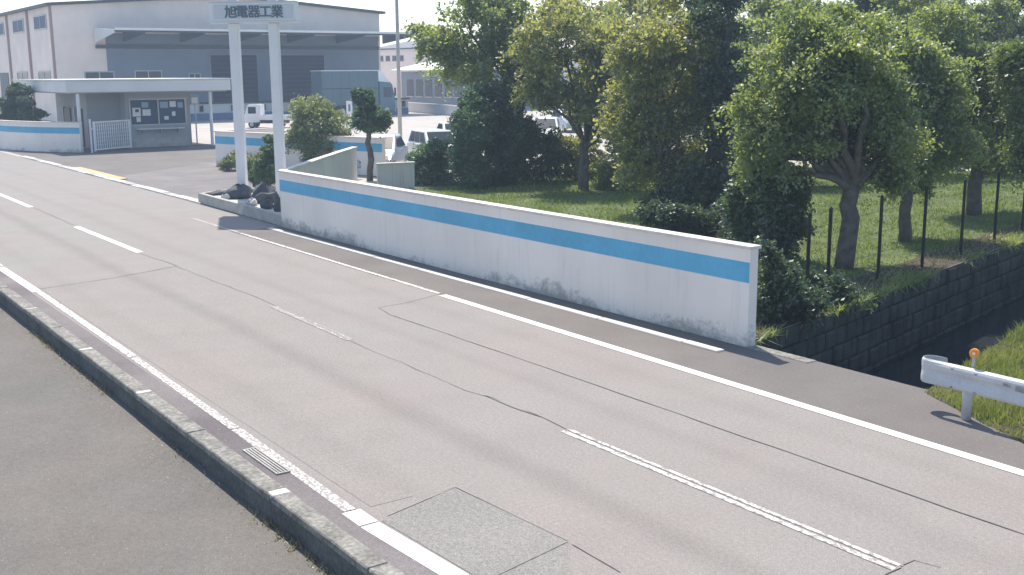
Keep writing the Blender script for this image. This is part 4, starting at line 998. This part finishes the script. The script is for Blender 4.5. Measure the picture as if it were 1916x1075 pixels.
def tree(name, base, label, blobs, d=None, n=9000, size=.17, leafm='leaf_mid', bark='bark', tr=.13, fork=1.5, lean=(0, 0), clump=.22, group='trees behind the striped wall', shell=.5, cat='tree', stems=1, extra=0, nclump=34, grow=1.15, hole=-.36, ck=1.0):
    """base: ground point; blobs in pixels (x, y, rx, ry, depth offset, weight) at the tree's own depth"""
    o = thing(name, tuple(base), label, cat, group)
    d = d or (Vector(base)-CAM_P).dot(VD)
    tall = group == 'trees behind the striped wall'; tq = Vector(base)-CAM_P; tx = 958+F_PX*tq.dot(VR)/tq.dot(VD)
    B = []
    for bl in blobs:
        x, y, rx, ry = bl[:4]
        if tall: y -= .085*max(0, 320-y); ry *= 1.08; x += (x-tx)*.05
        dd = bl[4] if len(bl) > 4 else rng.uniform(-.5, .5); w = bl[5] if len(bl) > 5 else 1
        c = PD(x, y, d+dd); B.append((tuple(c), (rx*(d+dd)/F_PX, rx*(d+dd)/F_PX*.95, ry*(d+dd)/F_PX), w))
    SB = []
    for c, r_, w in B:
        for k in range(3):
            v = Vector((rng.gauss(0, 1), rng.gauss(0, 1), rng.gauss(0, .8)+.25)).normalized(); q = rng.uniform(.28, .5)
            SB.append(((c[0]+v.x*r_[0]*1.12, c[1]+v.y*r_[1]*1.12, c[2]+v.z*r_[2]*1.12), (r_[0]*q, r_[1]*q, r_[2]*q), w*.8))
    b = MB(); base = Vector(base)
    for s in range(stems):
        an = rng.uniform(0, 6.28); off = Vector((math.cos(an), math.sin(an), 0))*(.12*s)
        top = base+off+Vector((lean[0], lean[1], fork))
        tp = limb(b, base+off-Vector((0, 0, .08)), top, tr, tr*.72, .10, 6, 10)
    tops = [top]
    for i, (c, r, w) in enumerate(B):
        c = Vector(c); st = tp[-1] if i % 2 == 0 else tp[-2]
        pts = limb(b, st, c, tr*.5, tr*.14, .22)
        for k in range(4):
            an = rng.uniform(0, 6.28); e = c+Vector((math.cos(an)*r[0]*.8, math.sin(an)*r[1]*.8, rng.uniform(-.5, .8)*r[2]))
            limb(b, pts[rng.choice((3, 4, 5))], e, tr*.16, .008, .2, 4, 5)
    for k in range(extra):
        c, r, w = rng.choice(B); c = Vector(c); e = c+Vector((rng.uniform(-.5, .5)*r[0], rng.uniform(-.5, .5)*r[1], r[2]*rng.uniform(1.2, 1.7)))
        limb(b, c, e, .02, .006, .3, 5, 5)
    b.build('trunk', bark, o, smooth=True)
    B = [(c, tuple(q*grow for q in r_), w) for c, r_, w in B]+SB
    V = leaves(B, int(n*DENS*1.3), size*.70, clump*ck*(1.3 if tall else 1), shell=.25 if hole < -.5 else .3, hole=hole)-np.array(o.location)
    mesh_np('crown', V, 4, leafm, o)
    return o
def gp(x, y, z=gz):
    p = G(x, y, z); return (p.x, p.y, z)

tree('broadleaf_tree', gp(985, 338), 'leftmost tall tree with a feathery crown and a branch leaning left', 
     [(862, 38, 38, 28), (905, 15, 36, 28, .6), (940, 70, 50, 36), (828, 100, 34, 22), (890, 115, 60, 34), (975, 128, 50, 40), (895, 158, 36, 18, -1), (960, 180, 50, 30, .5), (955, 5, 12, 22, .3, .5), (800, 85, 16, 12, 0, .6), (1000, 90, 30, 30)],
     n=12000, size=.20, leafm='leaf_mid', tr=.15, fork=1.9, lean=(-.3, -.2), extra=10, clump=.26)
tree('broadleaf_tree', gp(1088, 356), 'forked tree right of the leftmost one with pale yellow leaves below',
     [(1060, 100, 70, 44), (1030, 45, 34, 26, .5, .6), (1110, 155, 70, 42), (1160, 105, 60, 42), (1040, 160, 55, 36), (1130, 210, 55, 30, -.6), (1000, 190, 40, 22, .4, .7), (1150, 250, 50, 30), (1190, 170, 44, 40)],
     n=12500, size=.20, leafm='leaf_olive', tr=.14, fork=1.6, lean=(-.1, .1), stems=2, extra=8, clump=.25)
tree('broadleaf_tree', gp(1240, 405), 'dense olive tree just left of the ivy covered trunk',
     [(1235, 95, 70, 44), (1190, 140, 55, 44), (1280, 110, 50, 50), (1225, 185, 65, 50), (1275, 235, 48, 50), (1205, 250, 50, 45), (1240, 20, 36, 26, .8, .5), (1255, 310, 50, 42), (1170, 215, 36, 40, .4), (1205, 315, 40, 34, .3), (1300, 300, 40, 40), (1310, 190, 36, 50)],
     n=15000, size=.16, leafm='leaf_olive', tr=.12, fork=1.2, extra=8, stems=2)
tree('ivy_tree', gp(1368, 408), 'dark ivy covered trunk standing as a column in the middle of the trees',
     [(1335, 30, 34, 22, .3), (1372, 25, 22, 16, .3), (1325, 62, 20, 22), (1362, 110, 34, 44), (1362, 180, 38, 46), (1370, 250, 44, 46), (1362, 320, 46, 44), (1372, 375, 42, 34), (1405, 320, 30, 40, -.5), (1400, 250, 26, 40, -.5)],
     n=14000, size=.14, leafm='leaf_dark', tr=.20, fork=2.6, clump=.2)
tree('broadleaf_tree', gp(1578, 502), 'large tree by the fence with a pale forked upper trunk',
     [(1490, 95, 60, 40), (1440, 120, 40, 46, .4), (1445, 190, 48, 44), (1545, 110, 60, 46), (1520, 180, 70, 44), (1600, 150, 55, 50, .6), (1500, 250, 60, 34), (1575, 235, 50, 36, .8), (1650, 200, 48, 46), (1640, 270, 55, 36), (1560, 65, 36, 24, .4, .6), (1440, 255, 40, 34), (1500, 70, 40, 20, .2), (1620, 95, 40, 34, .3), (1470, 295, 50, 22), (1545, 290, 46, 22, -.4), (1640, 315, 40, 24), (1690, 260, 40, 40, .3), (1415, 300, 34, 26), (1505, 322, 24, 16), (1660, 338, 28, 18, .5), (1480, 140, 30, 30, -.9), (1560, 200, 34, 30, -1.0), (1630, 140, 30, 26, -.8)],
     n=25000, size=.125, leafm='leaf_mid', bark='bark', tr=.21, fork=1.75, lean=(-.1, .25), extra=8, clump=.19)
tree('broadleaf_tree', gp(1692, 452), 'medium tree with drooping leaves two trunks right of the ivy column',
     [(1690, 120, 55, 46), (1740, 150, 50, 46), (1705, 215, 50, 42), (1760, 230, 46, 40, .5), (1690, 300, 46, 30), (1745, 305, 40, 26), (1650, 90, 40, 36, .8), (1700, 335, 40, 18), (1780, 290, 40, 30)],
     n=13500, size=.14, leafm='leaf_mid', tr=.16, fork=1.3, extra=5)
tree('broadleaf_tree', gp(1822, 402), 'dark thick trunked tree near the right edge with a bare upper branch',
     [(1760, 70, 55, 36), (1830, 130, 52, 40), (1800, 190, 60, 44), (1870, 160, 50, 44), (1860, 235, 50, 40), (1800, 265, 56, 30), (1730, 110, 40, 36, .5), (1905, 240, 36, 40), (1880, 300, 40, 22), (1830, 300, 50, 22), (1760, 160, 50, 44)],
     n=15500, size=.155, leafm='leaf_mid', tr=.22, fork=1.5, extra=5)
tree('broadleaf_tree', gp(1935, 430), 'tree cut off by the right edge of the picture',
     [(1930, 150, 50, 44), (1960, 220, 60, 44), (1915, 130, 30, 26), (1930, 290, 40, 24), (1990, 150, 60, 50)],
     n=8500, size=.15, leafm='leaf_bright', tr=.15, fork=1.4)
tree('slender_tree', gp(1505, 350), 'slender young tree on the bright lawn behind the big tree',
     [(1480, 240, 40, 36), (1540, 270, 44, 24), (1500, 200, 50, 34), (1430, 290, 40, 28), (1580, 290, 36, 20)],
     n=6500, size=.2, leafm='leaf_mid', tr=.09, fork=1.7)
tree('pine_tree', gp(1640, 318), 'dark pine whose top rises above the big tree',
     [(1640, 15, 40, 30), (1625, 55, 34, 26), (1665, 60, 36, 28), (1640, 110, 48, 30)], n=7000, size=.19, leafm='leaf_dark', tr=.15, fork=3.4, clump=.24)
tree('pine_tree', gp(1900, 322), 'dark pine at the top right corner',
     [(1908, 15, 22, 22), (1890, 45, 20, 14), (1920, 60, 26, 22), (1912, 100, 30, 22)], n=4500, size=.2, leafm='leaf_dark', tr=.13, fork=3.2, clump=.22)
tree('bare_tree', gp(1845, 325), 'thin sparse tree with bare forked twigs against the sky',
     [(1860, 50, 30, 24), (1840, 90, 36, 24), (1800, 12, 20, 12, 0, .3), (1700, 25, 40, 20, 0, .5), (1740, 30, 26, 20, 0, .5)], n=3600, size=.2, leafm='leaf_mid', bark='bark_pale', tr=.09, fork=3.6, extra=16)
tree('broadleaf_tree', gp(1305, 335), 'background tree just behind the ivy column',
     [(1300, 85, 50, 36), (1345, 130, 50, 44), (1400, 150, 50, 50), (1300, 170, 50, 50), (1400, 230, 50, 44), (1330, 240, 50, 40), (1130, 75, 44, 30), (1400, 75, 30, 22)], n=9000, size=.2, leafm='leaf_mid', tr=.12, fork=2.0, extra=6)
tree('broadleaf_tree', gp(1640, 330), 'background tree behind the medium drooping tree',
     [(1620, 130, 50, 40), (1680, 150, 50, 44), (1600, 210, 50, 44), (1700, 230, 50, 40), (1640, 260, 56, 30), (1760, 250, 50, 36), (1570, 270, 40, 24), (1840, 240, 44, 40)], n=9500, size=.19, leafm='leaf_mid', tr=.13, fork=1.9, extra=4)
tree('broadleaf_tree', gp(1180, 318), 'background tree behind the olive tree',
     [(1160, 60, 50, 30), (1210, 40, 40, 26), (1180, 110, 60, 40), (1130, 130, 46, 36), (1300, 140, 50, 50), (1320, 80, 40, 34), (1100, 65, 40, 26), (1062, 40, 28, 20), (1130, 200, 50, 30)], grow=1.3, n=11000, size=.22, leafm='leaf_olive', tr=.12, fork=2.2, extra=10)
tree('broadleaf_tree', gp(1420, 312), 'background tree right of the ivy column',
     [(1430, 60, 40, 30), (1470, 90, 46, 34), (1420, 130, 50, 40), (1510, 45, 24, 20), (1560, 100, 50, 36), (1450, 190, 50, 40), (1475, 45, 30, 20), (1545, 50, 30, 20), (1595, 62, 28, 22), (1540, 180, 50, 40)], grow=1.3, n=12000, size=.22, leafm='leaf_mid', tr=.12, fork=2.2, extra=12)
tree('broadleaf_tree', gp(1750, 300), 'background tree filling the gap left of the thick dark trunk',
     [(1720, 90, 50, 36), (1780, 120, 50, 40), (1700, 160, 50, 40), (1840, 170, 50, 40), (1760, 190, 60, 40), (1700, 45, 34, 24), (1790, 55, 40, 26), (1880, 90, 40, 34)], grow=1.3, n=11000, size=.22, leafm='leaf_mid', tr=.13, fork=2.2, extra=4)

# conifers and shrubs behind the wall
tree('conifer', gp(872, 352), 'dark broad conifer at the left end of the lawn',
     [(895, 200, 28, 22), (880, 240, 34, 30), (885, 285, 38, 34), (882, 325, 36, 22), (908, 180, 26, 18)], n=11000, size=.15, leafm='leaf_bluish', tr=.12, fork=1.2, group='shrubs and conifers', clump=.2)
tree('conifer', gp(955, 345), 'very dark shaded conifer under the leftmost tree',
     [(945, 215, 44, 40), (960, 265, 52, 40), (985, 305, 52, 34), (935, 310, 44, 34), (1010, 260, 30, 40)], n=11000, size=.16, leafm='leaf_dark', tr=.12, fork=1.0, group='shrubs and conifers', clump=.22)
tree('shrub', gp(806, 346), 'rounded green shrub beside the low grey wall',
     [(800, 300, 30, 26), (825, 285, 28, 22), (795, 325, 28, 18), (830, 320, 26, 20)], n=7000, size=.13, leafm='leaf_bluish', tr=.05, fork=.4, group='shrubs and conifers', cat='shrub', stems=3, clump=.16)
tree('shrub', gp(1075, 338), 'pale leaved shrub under the forked tree',
     [(1050, 275, 30, 16), (1095, 285, 34, 18), (1070, 310, 40, 18), (1110, 320, 26, 16)], n=4500, size=.16, leafm='leaf_olive', tr=.05, fork=.5, group='shrubs and conifers', cat='shrub', stems=3)
tree('shrub', gp(1165, 352), 'small bright shrub at the foot of the olive tree',
     [(1178, 330, 20, 16), (1150, 320, 26, 20), (1140, 345, 24, 10)], n=2600, size=.15, leafm='leaf_mid', tr=.04, fork=.35, group='shrubs and conifers', cat='shrub', stems=3)
tree('shrub', gp(1440, 490), 'tall dark overgrown shrub beside the fence posts near the wall end',
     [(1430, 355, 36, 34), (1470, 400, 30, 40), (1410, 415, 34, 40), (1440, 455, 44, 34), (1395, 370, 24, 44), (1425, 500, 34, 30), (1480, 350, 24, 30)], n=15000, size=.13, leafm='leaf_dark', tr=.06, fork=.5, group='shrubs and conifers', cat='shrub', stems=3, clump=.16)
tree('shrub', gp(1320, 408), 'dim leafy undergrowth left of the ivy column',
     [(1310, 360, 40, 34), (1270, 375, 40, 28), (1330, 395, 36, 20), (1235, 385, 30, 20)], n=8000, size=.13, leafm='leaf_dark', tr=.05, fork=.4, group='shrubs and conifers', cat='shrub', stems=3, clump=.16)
tree('shrub', gp(1445, 596), 'low dark weeds beside the end of the long wall',
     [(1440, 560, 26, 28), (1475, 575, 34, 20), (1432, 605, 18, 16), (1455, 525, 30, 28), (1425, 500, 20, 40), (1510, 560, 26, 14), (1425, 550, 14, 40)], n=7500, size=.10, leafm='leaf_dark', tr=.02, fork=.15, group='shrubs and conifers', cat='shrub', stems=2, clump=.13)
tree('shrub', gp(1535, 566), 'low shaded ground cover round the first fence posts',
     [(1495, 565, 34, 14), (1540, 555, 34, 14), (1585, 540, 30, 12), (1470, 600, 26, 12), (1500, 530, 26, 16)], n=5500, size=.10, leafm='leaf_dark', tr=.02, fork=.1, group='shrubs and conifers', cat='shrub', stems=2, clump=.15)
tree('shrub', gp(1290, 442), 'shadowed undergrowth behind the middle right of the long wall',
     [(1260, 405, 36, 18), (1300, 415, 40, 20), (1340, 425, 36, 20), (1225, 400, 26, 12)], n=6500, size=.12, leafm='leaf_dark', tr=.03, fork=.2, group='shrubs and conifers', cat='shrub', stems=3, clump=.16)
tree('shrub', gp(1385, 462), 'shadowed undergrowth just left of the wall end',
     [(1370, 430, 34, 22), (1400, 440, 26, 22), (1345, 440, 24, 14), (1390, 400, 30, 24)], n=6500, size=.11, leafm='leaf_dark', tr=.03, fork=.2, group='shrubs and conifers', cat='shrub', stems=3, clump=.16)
tree('shrub', gp(606, 322), 'feathery light green shrub behind the angled wall',
     [(590, 205, 32, 18, 0, .45), (605, 235, 46, 24, 0, .8), (590, 265, 42, 24), (630, 262, 34, 24), (565, 210, 18, 20, 0, .35), (612, 290, 44, 18), (640, 285, 26, 18)], n=11000, size=.14, leafm='leaf_pale', tr=.05, fork=.6, group='shrubs and conifers', cat='shrub', stems=4, extra=14, shell=.35)
tree('pruned_pine', gp(692, 338), 'cloud pruned pine with a bare trunk beside the low wall',
     [(680, 182, 20, 16), (688, 210, 26, 18), (712, 222, 20, 16), (695, 232, 30, 12), (722, 228, 12, 10)], n=9000, size=.11, leafm='leaf_bluish', bark='bark', tr=.13, fork=1.95, group='pruned garden trees', clump=.12, nclump=60, hole=-9, ck=.8, grow=1.0)
pb = G(505, 352, .22)
tree('topiary', (pb.x, pb.y, .22), 'dark clipped column topiary between the sign posts', 
     [(507, 262, 12, 9), (507, 280, 13, 12), (508, 298, 18, 14), (498, 315, 24, 15), (492, 332, 26, 12)], n=9000, size=.075, leafm='leaf_bluish', tr=.05, fork=.5, group='pruned garden trees', clump=.09, nclump=90, cat='topiary', hole=-9, ck=.8, grow=1.0)
pb = G(474, 345, .22)
tree('shrub', (pb.x, pb.y, .22), 'yellow green shrub right of the left sign post', [(478, 292, 12, 9), (470, 308, 12, 12), (476, 322, 14, 10), (462, 296, 9, 8), (490, 290, 9, 7)],
     n=3200, size=.085, leafm='leaf_pale', tr=.03, fork=.25, group='shrubs and conifers', cat='shrub', stems=3, clump=.1)
pb = G(428, 318)
tree('shrub', (pb.x, pb.y, gz), 'pale small shrub in front of the striped entrance wall', [(430, 300, 12, 8), (445, 292, 10, 9), (422, 306, 8, 7)], n=1800, size=.1, leafm='leaf_pale', tr=.02, fork=.2, group='shrubs and conifers', cat='shrub', stems=3, clump=.12)
pb = (-67.5, 14.4, gz)
tree('cloud_pine', pb, 'dark cloud pruned pine behind the curved wall at the far left',
     [(35, 170, 22, 10), (18, 196, 20, 12), (48, 190, 18, 9), (55, 212, 22, 12), (25, 216, 22, 10), (70, 210, 10, 6)], n=9000, size=.16, leafm='leaf_dark', tr=.11, fork=1.2, group='pruned garden trees', clump=.15, nclump=60, hole=-9, ck=.8, grow=1.0)

# ------------------------------------------------------------------ thin blue air volume added to imitate lens glare
hz = MB().box((-420, -60, -2.7), (120, 420, 13.5)); hz = hz.build('lens_veil', 'concrete')
hm = bpy.data.materials.new('veil_air'); hm.use_nodes = True; hn = hm.node_tree.nodes; hn.remove(hn['Principled BSDF'])
pv = hn.new('ShaderNodeVolumePrincipled'); pv.inputs['Color'].default_value = (0.60, 0.78, 1.0, 1); pv.inputs['Density'].default_value = 0.0012; pv.inputs['Anisotropy'].default_value = 0.3
hm.node_tree.links.new(pv.outputs[0], hn['Material Output'].inputs['Volume'])
hz.data.materials.clear(); hz.data.materials.append(hm); tag(hz, 'thin bluish veil added over the whole place for lens glare', 'lens_veil', kind='stuff')
